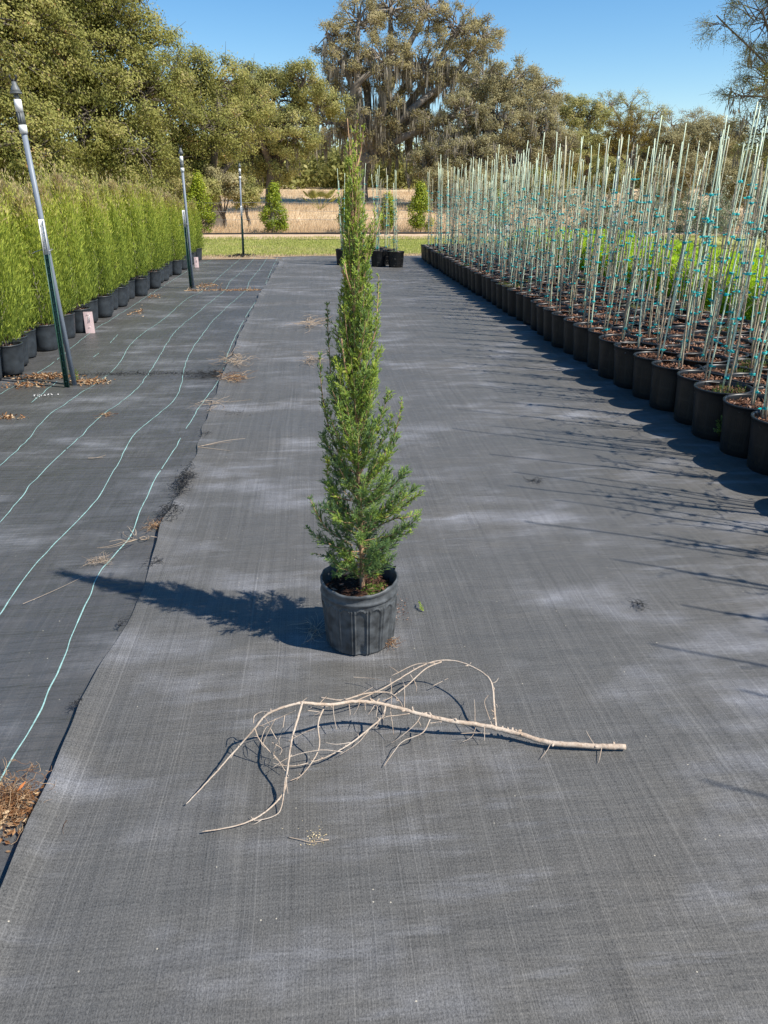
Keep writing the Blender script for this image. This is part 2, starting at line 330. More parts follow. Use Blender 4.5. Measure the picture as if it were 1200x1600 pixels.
def ylist(y0, y1, k=.009, mn=.02):
    o = [y0]
    while o[-1] < y1: o.append(o[-1] + max(mn, o[-1] * k))
    o[-1] = y1; return np.array(o)
ys = ylist(.35, 20.55); ys = np.sort(np.concatenate([ys])); xs = np.linspace(-7.0, -.72, 190)
X, Y = np.meshgrid(xs, ys)
Y[-1] += .12 * vnoise(xs * 2, xs * 0, 41)
bo = MB().grid(np.stack([X, Y, matz_old(X, Y)], -1), len(xs), len(ys))
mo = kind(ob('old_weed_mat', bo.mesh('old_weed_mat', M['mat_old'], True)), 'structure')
# the newer mat: its left edge follows the ragged seam and curls up a little
u = np.concatenate([np.linspace(0, .25, 14), np.linspace(.25, 4.4, 170)[1:], np.linspace(4.4, 16, 40)[1:]]); ys = ylist(.35, 20.25)
U, Y = np.meshgrid(u, ys); sx = SEAMX(Y); X = sx + U
Y[-1] += .07 * vnoise(X[-1] * 2, X[-1] * 0, 42)
lift = np.clip(vnoise(Y * .8, Y * 0, 51) * .5 + vnoise(Y * 2.7, Y * 0, 52) * .6 + .25, 0, 1.2) * .030 * np.exp(-(U / .05) ** 2)
Z = relief(X, Y) + .0015 * vnoise(X * 3, Y * 6, 61) + .024 + lift
# a few long wrinkles
for (x0, y0, x1, y1, hgt, wd) in ((2.3, 5.4, 1.2, 6.0, .008, .05), (2.45, 10.4, 1.5, 11.9, .012, .05), (2.4, 12.0, 1.7, 14.5, .012, .05), (1.0, 1.55, 1.35, 1.62, .006, .02), (.9, 1.75, 1.2, 1.78, .005, .015), (-.75, 1.47, .1, 1.62, .004, .03), (.9, 3.2, .5, 4.6, .005, .03), (-.2, 1.3, -.35, 1.75, .006, .03), (-.5, 5.1, .5, 5.25, .006, .04), (.2, 6.8, -.5, 5.6, .006, .04)):
    dx, dy = x1 - x0, y1 - y0; l = math.hypot(dx, dy); t = ((X - x0) * dx + (Y - y0) * dy) / l / l; dd = (X - x0) * dy / l - (Y - y0) * dx / l + .04 * np.sin(t * 5)
    Z += hgt * np.exp(-(dd / wd) ** 2) * np.clip(t * 4, 0, 1) * np.clip((1 - t) * 4, 0, 1)
for _ in range(90):
    y0 = .9 + 15 * rng.random() ** 1.3; x0 = rng.uniform(-.6, 2.4); l = rng.uniform(.25, 1.1); a_ = rng.normal(0, .28); hgt = rng.uniform(.003, .0095); wd = rng.uniform(.018, .035) * (1 + y0 * .08); dx, dy = l * cos(a_), l * sin(a_)
    m_ = (abs(Y - y0) < 1.2) & (abs(X - x0) < 1.6); xx, yy = X[m_], Y[m_]
    t = ((xx - x0) * dx + (yy - y0) * dy) / l / l; dd = (xx - x0) * dy / l - (yy - y0) * dx / l + .03 * np.sin(t * 4 + y0)
    Z[m_] += hgt * np.exp(-(dd / wd) ** 2) * np.clip(t * 3, 0, 1) * np.clip((1 - t) * 3, 0, 1)
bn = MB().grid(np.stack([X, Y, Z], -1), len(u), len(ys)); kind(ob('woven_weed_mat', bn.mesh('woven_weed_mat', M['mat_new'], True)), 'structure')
# printed guide threads woven in the old mat
LN = [[(-.97, 1.2), (-.97, 1.78), (-.96, 2.16), (-.98, 2.51), (-1.01, 3.03), (-1.0, 3.21), (-.96, 3.49), (-.985, 3.91), (-.99, 4.41), (-.97, 4.8), (-.95, 5.87), (-.90, 6.97), (-.95, 8.13), (-.96, 10.59), (-.91, 12.57), (-.86, 13.39), (-.92, 15), (-.95, 20.4)],
      [(-1.34, 1.6), (-1.33, 2.75), (-1.33, 3.24), (-1.29, 3.59), (-1.26, 3.97), (-1.27, 4.44), (-1.31, 5.15), (-1.28, 5.41), (-1.19, 6.29), (-1.34, 7.87), (-1.36, 9.37), (-1.34, 10.91), (-1.20, 13.42), (-1.24, 14.89), (-1.20, 17.38), (-1.21, 20.4)],
      [(-1.68, 2), (-1.68, 3.72), (-1.70, 4.36), (-1.68, 4.97), (-1.66, 5.66), (-1.58, 6.54), (-1.61, 7.43), (-1.71, 9.4), (-1.64, 11.56), (-1.55, 13.46), (-1.6, 14.92), (-1.54, 16.71), (-1.52, 20.4)],
      [(-2.0, 2.5), (-2.0, 4.58), (-2.01, 5.0), (-2.06, 5.69), (-2.03, 6.36), (-1.97, 6.81), (-1.98, 7.61), (-2.08, 8.81), (-2.04, 10.15), (-2.03, 12.29), (-1.91, 13.49), (-1.89, 15.86), (-1.86, 20.4)],
      [(-2.36, 4), (-2.36, 5.55), (-2.33, 6.08), (-2.35, 7.09), (-2.30, 8.28), (-2.36, 9.24)],
      [(-2.69, 5), (-2.69, 6.46), (-2.65, 7.3), (-2.65, 7.98), (-2.73, 9.72), (-2.72, 11.66), (-2.70, 16.82), (-2.5, 20.4)]]
for li, ln in enumerate(LN):
    pts = catmull([(a, b_, 0) for a, b_ in ln], 14); y = ylist(pts[0, 1], pts[-1, 1], .006, .015); x = np.interp(y, pts[:, 1], pts[:, 0]) + .004 * vnoise(y * 9, y * 0, 70 + li)
    hw = .0024 + .0007 * vnoise(y * 20, y * 0, 80 + li)
    gap = (vnoise(y * 3.1, y * 0 + li, 90) > (.55 if li in (0,) else .8)) & (y > 4.4) if li == 0 else (vnoise(y * 4.1, y * 0 + li, 90) > (-.1 if li == 4 else .93))
    z = np.maximum(matz_old(x, y), 0) + .0045
    V = np.stack([np.stack([x - hw, y, z], -1), np.stack([x + hw, y, z], -1)], 1).reshape(-1, 3)
    n = len(y); f = np.array([(2 * i, 2 * i + 1, 2 * i + 3, 2 * i + 2) for i in range(n - 1) if not gap[i]])
    ob('guide_thread', MB().add(V, f).mesh('guide_thread', M['stripe']), mo)

# lawn blades and dry grass
def blades(n, xr, yr, h, wd, name, m_, ground, bias=1.0, lean=.35):
    x = rng.uniform(*xr, n); t = rng.random(n) ** bias; y = yr[0] + (yr[1] - yr[0]) * t; z = ground(x, y)
    A = np.stack([x, y, z], -1); patch = vnoise(x * .35, y * .35, 77) * .5 + vnoise(x * 1.6, y * 1.6, 78) * .5
    H = h * (1 + .5 * patch) * rng.uniform(.5, 1.2, n); d = rng.normal(0, lean, (n, 3)); d[:, 0] += .25; d[:, 2] = 1
    d /= np.linalg.norm(d, axis=1, keepdims=True); a = rng.uniform(-.9, .9, n); W = np.stack([np.cos(a), np.sin(a), a * 0], -1)
    V = np.stack([A - W * wd / 2, A + W * wd / 2, A + d * H[:, None]], 1); i = np.arange(n) * 3
    bb = MB().add(V, np.stack([i, i + 1, i + 2, i], -1), np.clip(.5 + .3 * patch + rng.normal(0, .2, n), 0, 1))
    return kind(ob(name, bb.mesh(name, m_)), 'stuff')
tag(blades(90000, (-9, 13), (20.9, 28.3), .055, .014, 'lawn_grass', M['grass'], lambda x, y: x * 0 - .01), 'short mown green lawn beyond the end of the weed mats', 'grass')
tag(blades(9000, (-12, 16), (27.7, 28.9), .09, .016, 'verge_weeds', M['grass'], lambda x, y: x * 0), 'sparse weeds growing along the near edge of the sand path', 'weeds')
tag(blades(6000, (-12, 16), (20.25, 21.2), .06, .014, 'verge_weeds', M['hay'], lambda x, y: x * 0), 'sparse dry weeds on the bare soil past the end of the weed mats', 'weeds')
tag(blades(110000, (-16, 26), (31.2, 75), .30, .020, 'dry_grass', M['hay'], lambda x, y: terr(x, y) - .05, 1.6), 'tall straw coloured grass in the field beyond the wire fence', 'grass')

# ------------------------------------------------------------------ far trees
LEAFK = 1.0
def clumps_leaves(bb, C, r, per, size, flat=.7, v0=.5, mi=0, nb=None):
    per = int(per * LEAFK); n = len(C) * per; c = np.repeat(C, per, 0); cr = np.repeat(np.broadcast_to(r, (len(C),)), per)[:, None]
    o = rng.normal(0, .42, (n, 3)) * cr; o[:, 2] *= flat
    p = c + o; nn = o / (cr * .42) * .7 + rng.normal(0, .55, (n, 3)) + np.array([0, 0, .35]) + (0 if nb is None else np.repeat(nb, per, 0) * .9); d = np.cross(nn, rng.normal(0, 1, (n, 3))); d /= np.linalg.norm(d, axis=1, keepdims=True) + 1e-9
    W = np.cross(nn, d); W /= np.linalg.norm(W, axis=1, keepdims=True) + 1e-9
    cv = np.repeat(np.asarray(v0) + rng.normal(0, .13, len(C)), per)
    bb.quads(p, d, W, size * rng.uniform(.6, 1.3, n), size * rng.uniform(.4, .75, n), np.clip(cv + rng.normal(0, .17, n), 0, 1), mi)
def tree(name, label, cat, base, lobes, leaf, bark, size=.11, per=55, cr=.42, dens=.75, moss=0.0, trunk_r=.3, group=None, mossl=1.0, lims=2, shell=.35, v0=.45, twigs=True, lean=0.0):
    """lobes: (x, y, z, r) world spheres; limbs go trunk -> lobe -> leaf clump"""
    root = thing(name, base, label, cat, group); base = np.asarray(base, float); L_ = np.array([l[:3] for l in lobes]) - base; R_ = np.array([l[3] for l in lobes])
    lb = MB(); tb = MB(); ml = MB(); hmin = L_[:, 2].min(); top = L_[:, 2].max(); cen = L_.mean(0)
    fork = np.array([cen[0] * .25 + lean, cen[1] * .25, max(.5, min(hmin, top * .35))])
    tb.tube(catmull([(0, 0, -.3), (.05 + lean * .3, .05, fork[2] * .5), fork], 4), np.linspace(trunk_r * 1.3, trunk_r * .85, 9), 10)
    for k in range(len(L_)):
        c, r = L_[k], R_[k]
        mid = (fork + c) / 2 + rng.normal(0, .33, 3) * r + np.array([0, 0, .2 * r])
        rr = trunk_r * .55 * min(1, r / R_.max() + .2)
        tb.tube(catmull([fork - [0, 0, .2], mid, c, c + (c - mid) * .12], 5), np.linspace(rr, rr * .15, 16), 7)
        nc = max(6, int(4 * r * r * dens / (cr * cr))); d = rng.normal(0, 1, (nc, 3)); d /= np.linalg.norm(d, axis=1, keepdims=True)
        rad = r * (1 - shell * rng.random(nc) ** 1.3) * (1 + .22 * vnoise(d[:, 0] * 2.2 + k * 7, d[:, 2] * 2.2 + d[:, 1] * 3, 13)); C = c + d * rad[:, None] * np.array([1, 1, .85])
        C = C[C[:, 2] > .25]
        if twigs:
            n = len(C); s0 = c + (C - c) * .18 + rng.normal(0, .1 * r, (n, 3)); m1 = s0 + (C - s0) * .5 + rng.normal(0, .09 * r, (n, 3)) + np.array([0, 0, .06 * r])
            q = rr * .16 + .008; tb.prisms(s0, m1, q, q * .6, 4); tb.prisms(m1, C, q * .6, q * .2, 4)
            for _ in range(lims):
                e = C + rng.normal(0, .5 * cr, (n, 3)) + d[:1] * 0 + (C - c) / r * cr * .5; tb.prisms(m1 + (C - m1) * rng.uniform(.4, 1, (n, 1)), e, q * .35, q * .12, 3)
        clumps_leaves(lb, C, cr, int(per * 1.9), size * .74, .7, v0, 0, (C - c) / r)
        if moss:
            mk = C[(rng.random(len(C)) < moss) & (C[:, 2] < top * .72 + .8)]
            mk = np.repeat(mk, 3, 0) + rng.normal(0, cr * .55, (len(mk) * 3, 3)); bl = mossl * rng.uniform(.25, 1.0, len(mk))
            for _ in range(9):
                nseg = len(mk); p = mk + rng.normal(0, .07, mk.shape); ln = bl * rng.uniform(.5, 1.0, nseg); a = rng.uniform(0, pi, nseg)
                e = p + np.stack([rng.normal(0, .05, nseg), rng.normal(0, .05, nseg), -ln], -1)
                W = np.stack([np.cos(a), np.sin(a), a * 0], -1); D = (e - p) / ln[:, None]
                ml.quads(p, D, W, ln, rng.uniform(.03, .09, nseg), np.clip(rng.normal(.5, .2, nseg), 0, 1))
    ob('trunk', tb.mesh('trunk', bark, True), root); ob('crown', lb.mesh('crown', leaf), root)
    if moss and ml.n: kind(ob('hanging_moss', ml.mesh('hanging_moss', M['moss']), root), 'stuff')
    return root
def lobes_px(Y, spec):     # spec: (px, py, radius px, dY)
    o = []
    for px, py, rp, dy in spec:
        c = aty(px, py, Y + dy); o.append((*c, rp * depth(c) / F))
    return o
def tbase(px, Y):
    c = aty(px, 300, Y); return (c[0], Y, float(terr(c[0], Y)) - .05)
G = 'oaks along the far edge of the field'
tree('oak_tree', 'huge dark evergreen oak at the far left rising out of the frame', 'tree', tbase(-60, 27), lobes_px(27, [(-120, -60, 150, 0), (0, -110, 140, 1), (-60, 60, 130, -1), (20, 60, 110, 1), (-20, 190, 110, 0), (40, 230, 80, -1.5), (-110, 230, 120, 0)]), M['oak1'], M['darkbark'], .12, 120, .50, 1.25, group=G, trunk_r=.45)
tree('oak_tree', 'dense olive green oak behind the juniper rows with its crown stepping down to the right', 'tree', tbase(190, 31), lobes_px(31, [(80, -60, 110, 1), (160, -10, 90, 0), (110, 90, 95, -1), (205, 75, 68, 0), (210, 150, 80, -1), (130, 190, 85, -2), (215, 235, 62, -2), (90, 120, 80, -2)]), M['oak1'], M['darkbark'], .12, 120, .50, 1.25, group=G, trunk_r=.4)
tree('oak_tree', 'rounded olive oak with drooping boughs above the middle sprinkler post', 'tree', tbase(330, 36), lobes_px(36, [(290, 130, 52, 0), (330, 140, 62, 1), (260, 190, 60, -1), (330, 205, 62, -1), (380, 180, 50, 1), (290, 250, 45, -1)]), M['oak1'], M['darkbark'], .12, 120, .48, 1.25, group=G, trunk_r=.35)
tree('oak_tree', 'mid green oak standing left of the moss hung oak', 'tree', tbase(425, 50), lobes_px(50, [(385, 135, 42, 0), (430, 150, 45, 0), (475, 125, 32, -1), (400, 200, 46, 0), (455, 205, 48, -1), (500, 160, 38, 1), (430, 245, 42, 0), (390, 250, 30, 0)]), M['oak2'], M['darkbark'], .15, 110, .5, 1.2, group=G, trunk_r=.4, moss=.12)
tree('oak_tree', 'tall sunlit oak with open top and grey moss curtains behind the potted juniper', 'tree', tbase(560, 58), lobes_px(58, [(515, 60, 34, 0), (560, 35, 42, 0), (610, 15, 44, 1), (665, 20, 42, 0), (715, 45, 45, 0), (755, 65, 36, 1), (540, 110, 42, 0), (600, 100, 50, -1), (660, 110, 46, 0), (720, 120, 42, 1), (510, 190, 34, 0), (560, 190, 40, -1), (620, 190, 44, 0), (675, 200, 40, -1), (590, 240, 30, 0)]), M['oak3'], M['palebark'], .15, 80, .48, .72, group=G, trunk_r=.6, moss=.75, mossl=1.9, lims=4, v0=.5)
tree('oak_tree', 'broad brownish oak hung with moss above the near end stakes', 'tree', tbase(760, 55), lobes_px(55, [(760, 130, 40, 0), (800, 130, 40, 0), (845, 145, 36, 1), (720, 180, 42, -1), (780, 190, 48, -1), (840, 200, 44, 0), (700, 235, 40, -2), (750, 250, 44, -2), (810, 255, 40, -1), (665, 255, 30, -2), (870, 230, 34, 0)]), M['oak4'], M['palebark'], .14, 100, .48, 1.1, group=G, trunk_r=.45, moss=.5, mossl=1.2, lims=4)
tree('oak_tree', 'grey green oak between the brownish oak and the mustard tree', 'tree', tbase(920, 60), lobes_px(60, [(885, 175, 30, 0), (920, 190, 34, 0), (900, 235, 36, -1), (945, 240, 34, -1), (860, 250, 30, 0)]), M['oak2'], M['darkbark'], .15, 100, .48, 1.1, group=G, trunk_r=.35, lims=4)
tree('oak_tree', 'bare topped pale tree rising behind the mustard tree', 'tree', tbase(970, 72), lobes_px(72, [(955, 165, 24, 0), (985, 168, 26, 0), (1020, 182, 24, 0), (970, 200, 26, 0), (1010, 215, 26, 0)]), M['oak2'], M['palebark'], .14, 40, .5, .8, group=G, trunk_r=.3, lims=6)
tree('round_tree', 'compact mustard yellow tree above the stakes', 'tree', tbase(985, 52), lobes_px(52, [(965, 205, 22, 0), (995, 200, 24, 0), (1020, 215, 18, 0), (985, 230, 28, 0), (950, 235, 18, 0)]), M['mustard'], M['darkbark'], .10, 60, .35, 1.0, trunk_r=.2)
tree('oak_tree', 'thin pale tree with sparse branches right of the mustard tree', 'tree', tbase(1070, 72), lobes_px(72, [(1050, 195, 22, 0), (1085, 190, 24, 0), (1110, 200, 24, 0), (1060, 225, 26, 0)]), M['oak4'], M['palebark'], .14, 40, .5, .8, group=G, trunk_r=.28, lims=6)
tree('oak_tree', 'low brown olive oak behind the tallest stakes', 'tree', tbase(1060, 52), lobes_px(52, [(1040, 225, 30, 0), (1085, 215, 32, 0), (1125, 215, 34, 0), (1020, 255, 30, 0), (1070, 260, 36, 0), (1120, 262, 36, 0)]), M['oak4'], M['darkbark'], .14, 110, .45, 1.1, group=G, trunk_r=.3, moss=.2)
tree('oak_tree', 'dark shaded oak at the right edge reaching fine twigs into the sky', 'tree', tbase(1290, 30), lobes_px(30, [(1195, 30, 62, 0), (1240, -50, 90, 0), (1130, 35, 36, 0), (1210, 120, 70, 1), (1290, 80, 100, 0), (1160, 150, 40, 0), (1250, 200, 80, 0), (1180, 210, 45, 1)]), M['oak1'], M['darkbark'], .06, 75, .42, .9, group=G, trunk_r=.2, lims=7, moss=.06, mossl=.7, v0=.3)
# scrub under and beside the oaks
def shrub(label, px, py, rp, Y, leaf, size=.11, name='scrub_bush', per=110, cr=.3, group='scrub under the oaks', dens=.95):
    c = aty(px, py, Y); r = rp * depth(c) / F; b0 = (c[0], Y, float(terr(c[0], Y)) - .05); z = max(c[2], b0[2] + r * .6)
    lo = [(c[0] + rng.normal(0, .35) * r, Y + rng.normal(0, .3) * r, z + rng.normal(0, .18) * r, r * rng.uniform(.55, .8)) for _ in range(4)]
    return tree(name, label, 'bush', b0, lo, leaf, M['darkbark'], size, per, cr, dens, trunk_r=.06, group=group, lims=2)
for lab, px, py, rp, Y, lf in (('pale scrub bush right of the middle sprinkler post', 300, 300, 34, 33, 'oak2'), ('russet scrub bush behind the farthest sprinkler post', 345, 285, 30, 34, 'oak4'), ('olive scrub bush left of the clipped shrub by the fence', 385, 300, 28, 36, 'oak2'), ('dark scrub bush behind the juniper rows', 190, 285, 45, 29, 'oak1'), ('olive scrub bush at the far left behind the juniper tops', 60, 280, 55, 26, 'oak1'),
        ('brown thicket at the right foot of the moss hung oak', 700, 300, 38, 50, 'oak4'), ('brown thicket behind the near row of stakes', 770, 300, 40, 48, 'oak4'), ('olive thicket behind the middle of the stakes', 850, 295, 40, 48, 'oak2'), ('olive thicket below the mustard tree', 950, 285, 38, 46, 'oak2'), ('dark thicket low behind the right stakes', 1050, 290, 42, 42, 'oak4'), ('dark thicket at the right edge behind the stakes', 1150, 280, 50, 34, 'oak4')):
    shrub(lab, px, py, rp, Y, M[lf])
# far wood that closes the horizon
bb = MB(); tb = MB()
n = 2600; xx = rng.uniform(-60, 85, n); yy = rng.uniform(78, 100, n); zz = terr(xx, yy) + rng.uniform(.02, 1, n) * (4.6 + 1.6 * vnoise(xx * .13, yy * 0, 3)); C = np.stack([xx, yy, zz], -1)
clumps_leaves(bb, C, 1.5, 80, .46, .8, .4, 0)
fo = ob('far_wood', bb.mesh('far_wood', M['oak2'])); kind(tag(fo, 'continuous low wood on the horizon behind the oaks', 'wood'), 'stuff')

# ------------------------------------------------------------------ fence, field edge
fr = thing('wire_fence', (0, 31.4, 0), 'wooden post and wire fence crossing between the sand path and the dry field', 'fence')
for i, x in enumerate(np.arange(-19.2, 26, 4.4)):
    x = 2.82 + (i - 5) * 4.4; h_ = 1.38 + rng.uniform(-.05, .1)
    ob('post', MB().tube([(0, 0, -.2), (.01, 0, h_ * .5), (.0, 0.01, h_)], .055 if i % 2 else .07, 9).mesh('post', M['wood'], True), fr, (x, 0, 0))
for z in (.55, .85, 1.15):
    pts = [(x, -.06, z - .03 * sin((x - 2.82) / 4.4 * pi) ** 2) for x in np.linspace(-19, 24, 80)]
    ob('wire', MB().tube(pts, .006, 4).mesh('wire', M['wire']), fr)
tag(ob('drip_pipe', MB().tube([(x, 31.0 + .12 * vnoise(x * .5, 0, 8), .04) for x in np.linspace(-9, 15, 90)], .035, 6).mesh('drip_pipe', M['pipe'], True)), 'thin black irrigation pipe lying along the far edge of the sand path', 'pipe')
def clipped(label, px, pyb, pyt, wpx, Y=31.5):
    a = aty(px, pyb, Y); t_ = aty(px, pyt, Y); h = t_[2]; r = wpx / 2 * depth(a) / F
    root = thing('upright_shrub', (a[0], Y, 0), label, 'shrub', 'young yellow green shrubs along the fence'); lb = MB(); tb = MB()
    n = 85; t = rng.random(n) ** .8; rad = r * (.35 + .75 * np.sin(np.clip(t * 1.15 + .12, 0, 1) * pi)) * np.sqrt(rng.random(n)); an = rng.uniform(0, 2 * pi, n)
    rad *= np.where(t > .8, (1 - t) * 4, 1); C = np.stack([rad * np.cos(an), rad * np.sin(an), .15 + t * (h - .2)], -1)
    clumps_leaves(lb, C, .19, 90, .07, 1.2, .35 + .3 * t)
    tb.prisms(np.stack([C[:, 0] * .15, C[:, 1] * .15, C[:, 2] * .6], -1), C, .012, .004, 4); tb.tube([(0, 0, -.05), (0, .01, h * .5), (0, 0, h * .9)], [.03, .02, .006], 6)
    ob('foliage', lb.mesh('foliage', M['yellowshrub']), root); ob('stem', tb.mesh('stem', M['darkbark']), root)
clipped('rounded yellow green shrub between the farthest sprinkler post and the potted juniper', 432, 366, 288, 42)
clipped('narrow yellow green shrub just left of the long block of stakes', 656, 370, 288, 36)
clipped('yellow green shrub rising behind the far end of the juniper rows', 316, 372, 272, 40)
clipped('yellow green shrub poking above the tops of the juniper rows', 198, 372, 262, 30)
clipped('yellow green shrub partly hidden behind the leftmost pots of the small staked cluster', 545, 366, 292, 26)
clipped('yellow green shrub seen between the stakes near the white notices', 778, 366, 300, 26)
clipped('small yellow green shrub right of the thin wooden post', 606, 366, 305, 20)
# palmetto
pc = aty(500, 322, 50); root = thing('palmetto', (pc[0], 50, float(terr(pc[0], 50)) - .05), 'dark fan leaved palmetto at the foot of the moss hung oak', 'palm'); 
for k in range(11):
    a = k * 2.4; d = np.array([cos(a), sin(a) * .5, .9 + .3 * sin(k)]); d /= np.linalg.norm(d); lb = MB(); tip = d * rng.uniform(.7, 1.1)
    lb.prisms([[0, 0, 0]], [tip], .015, .01, 4)
    for j in range(13):
        q = (j - 6) / 6 * 1.25; side = np.cross(d, [0, 0, 1]); side /= np.linalg.norm(side); dd = d * cos(q) + side * sin(q); lb.quads(np.array([tip]), np.array([dd]), np.array([np.cross(dd, [0.1, .9, .3])]), .55, .07, .3 + .4 * rng.random())
    ob('frond', lb.mesh('frond', M['oak1']), root)
for px, lab in ((768, 'left of the two small white notices on the fence seen between the stakes'), (790, 'right of the two small white notices on the fence seen between the stakes')):
    c = aty(px, 358, 31.2); r_ = thing('notice_board', (c[0], 31.2, 0), lab, 'sign', 'white notices on the fence')
    ob('panel', MB().box((0, 0, c[2]), (.34, .02, .38)).mesh('panel', M['white']), r_); ob('stake', MB().box((0, .025, c[2] / 2), (.04, .03, c[2])).mesh('stake', M['wood']), r_)

# ------------------------------------------------------------------ sprinkler risers
def riser(loc, h, top_off, post_off, post_top, label, pl=.55, bent=0):
    root = thing('sprinkler_riser', loc, label, 'sprinkler', 'grey sprinkler risers'); tx, ty = top_off; at = lambda z: np.array([tx * z / h, ty * z / h, z])
    ax = at(h) / np.linalg.norm(at(h))
    ob('pipe', MB().tube([at(-.05), at(h * .5) + [bent, 0, 0], at(h - .36)], .0215, 12).mesh('pipe', M['pvc'], True), root)
    ob('lower_coupling', MB().tube([at(h - .40), at(h - .34)], .030, 12).mesh('coupling', M['white'], True), root)
    g = MB(); g.tube([at(h - .34), at(h - .25)], .024, 12)
    for q in range(10):
        a = q * pi / 5; g.tube([at(h - .34) + .024 * np.array([cos(a), sin(a), 0]), at(h - .25) + .024 * np.array([cos(a), sin(a), 0])], .005, 4)
    ob('regulator', g.mesh('regulator', M['head'], False), root)
    ob('upper_coupling', MB().tube([at(h - .25), at(h - .165)], .028, 12).mesh('coupling', M['white'], True), root)
    hd = MB(); hd.tube([at(h - .165), at(h - .125)], .015, 10); hd.tube([at(h - .127), at(h - .117)], .044, 16); hd.tube([at(h - .117), at(h - .095), at(h - .065), at(h - .045)], [.040, .030, .019, .016], 14)
    hd.tube([at(h - .15), at(h - .138)], .022, 6)
    ob('sprinkler_head', hd.mesh('sprinkler_head', M['head'], False), root)
    pr = MB()
    for s_ in (-1, 1): pr.tube([at(h - .05) + [s_ * .010, 0, 0], at(h - .015) + [s_ * .024, 0, .0], at(h) + [s_ * .020, 0, 0]], [.006, .007, .009], 6)
    pr.tube([at(h - .05), at(h - .03)], .008, 8); ob('spray_prongs', pr.mesh('spray_prongs', M['black'], True), root)
    # steel U post with white top, cut in two meshes by colour
    px_, py_ = post_off; ptx, pty, pz = post_top
    def post(z0, z1, nm, m_):
        g = MB(); f = lambda z: np.array([px_ + (ptx - px_) * z / pz, py_ + (pty - py_) * z / pz, z])
        for dx, dy, w_, d_ in ((0, 0, .036, .004), (-.018, -.009, .004, .022), (.018, -.009, .004, .022)):
            a, b2 = f(z0) + [dx, dy, 0], f(z1) + [dx, dy, 0]; v = []
            for p in (a, b2):
                for sx_, sy_ in ((-1, -1), (1, -1), (1, 1), (-1, 1)): v.append(p + [sx_ * w_ / 2, sy_ * d_ / 2, 0])
            g.add(v, [(0, 1, 5, 4), (1, 2, 6, 5), (2, 3, 7, 6), (3, 0, 4, 7), (4, 5, 6, 7), (3, 2, 1, 0)])
        zz_ = z0 + .05
        while zz_ < z1 - .02:
            g.box(f(zz_) + [0, -.006, 0], (.014, .010, .01)); zz_ += .06
        ob(nm, g.mesh(nm, m_), root)
    post(-.05, pz - .27, 'support_post', M['greensteel']); post(pz - .27, pz, 'white_post_top', M['white'])
    t = MB(); c = np.array([(ptx + at(pz * .83)[0]) / 2, (pty + at(pz)[1]) / 2, pz * .83]); an = np.linspace(0, 2 * pi, 25); rx = abs(ptx - at(pz * .83)[0]) / 2 + .032
    t.tube([c + [rx * cos(a), .034 * sin(a), .004 * sin(2 * a)] for a in an], .003, 5); t.tube([c + [-rx, 0, 0], c + [-rx - .05, -.02, -.015], c + [-rx - .075, -.03, -.03]], .003, 5)
    ob('tie_wire', t.mesh('tie_wire', M['wire']), root)
    return root
riser((-2.16, 6.76, 0), 2.40, (-.08, 0), (-.035, -.09), (0.0 - .02, -.08, 1.38), 'nearest sprinkler post leaning left beside the first juniper pots')
riser((-2.15, 13.93, 0), 2.27, (.01, 0), (-.03, -.07), (-.03, -.06, 1.28), 'middle sprinkler post halfway along the juniper row')
riser((-1.85, 20.7, 0), 2.24, (.07, .03), (.03, -.06), (.05, -.06, 1.22), 'farthest sprinkler post at the far end of the old mat')
riser((5.35, 14.1, 0), 2.3, (.03, .03), (.04, -.06), (.05, -.06, 1.25), 'sprinkler post standing among the stakes on the right')

# ------------------------------------------------------------------ black staked pots (right block)
def pot_profile(rb, rt, h, wall=.006, lip=.010, soil=.03, nz=6):
    p = [(rb * .3, .003), (rb - .01, .003), (rb, .012)]
    for i in range(1, nz): t = i / nz; p.append((rb + (rt - rb) * t, .012 + (h - .05) * t))
    p += [(rt, h - .038), (rt + lip * .4, h - .03), (rt + lip * .5, h - .010), (rt + lip, h - .007), (rt + lip, h), (rt - wall + .002, h + .001), (rt - wall - .002, h - .01), (rt - wall - .006, h - soil - .02)]
    return p
def chips(bb, r, z, n, sz, lo=0, hi=1):
    a = rng.uniform(0, 2 * pi, n); q = r * np.sqrt(rng.random(n)); C = np.stack([q * np.cos(a), q * np.sin(a), z + rng.uniform(0, .010, n)], -1)
    d = rng.normal(0, 1, (n, 3)); d[:, 2] *= .3; d /= np.linalg.norm(d, axis=1, keepdims=True); W = np.cross(d, rng.normal(0, .3, (n, 3)) + [0, 0, 1]); W /= np.linalg.norm(W, axis=1, keepdims=True)
    bb.quads(C, d, W, sz * rng.uniform(.5, 1.5, n), sz * rng.uniform(.3, .7, n), rng.uniform(lo, hi, n) ** 1.3)
def soil_mesh(r, z, n, sz, m_, crown=.006):
    bb = MB(); k = 20; nr = 6; V = []
    for i in range(nr + 1):
        q = r * i / nr + 1e-4; an = np.arange(k) * 2 * pi / k; x = q * np.cos(an); y = q * np.sin(an)
        V.append(np.stack([x, y, z + crown * vnoise(x * 30 + z, y * 30, int(n)) + .006 * (1 - (i / nr) ** 2)], -1))
    bb.grid(np.array(V), k, nr + 1, True, .25); chips(bb, r * .97, z + .004, n, sz); return bb.mesh('soil', m_)
PH = .35
pot_m = MB().lathe(pot_profile(.158, .180, PH), 40).mesh('slotted_pot', M['pot_new'], True)
soil_near = [soil_mesh(.172, PH - .035 + q, 700, .026, M['bark_soil']) for q in (0, .006, -.008)]
soil_far = [soil_mesh(.172, PH - .035 + q, 200, .034, M['bark_soil']) for q in (0, .006)]
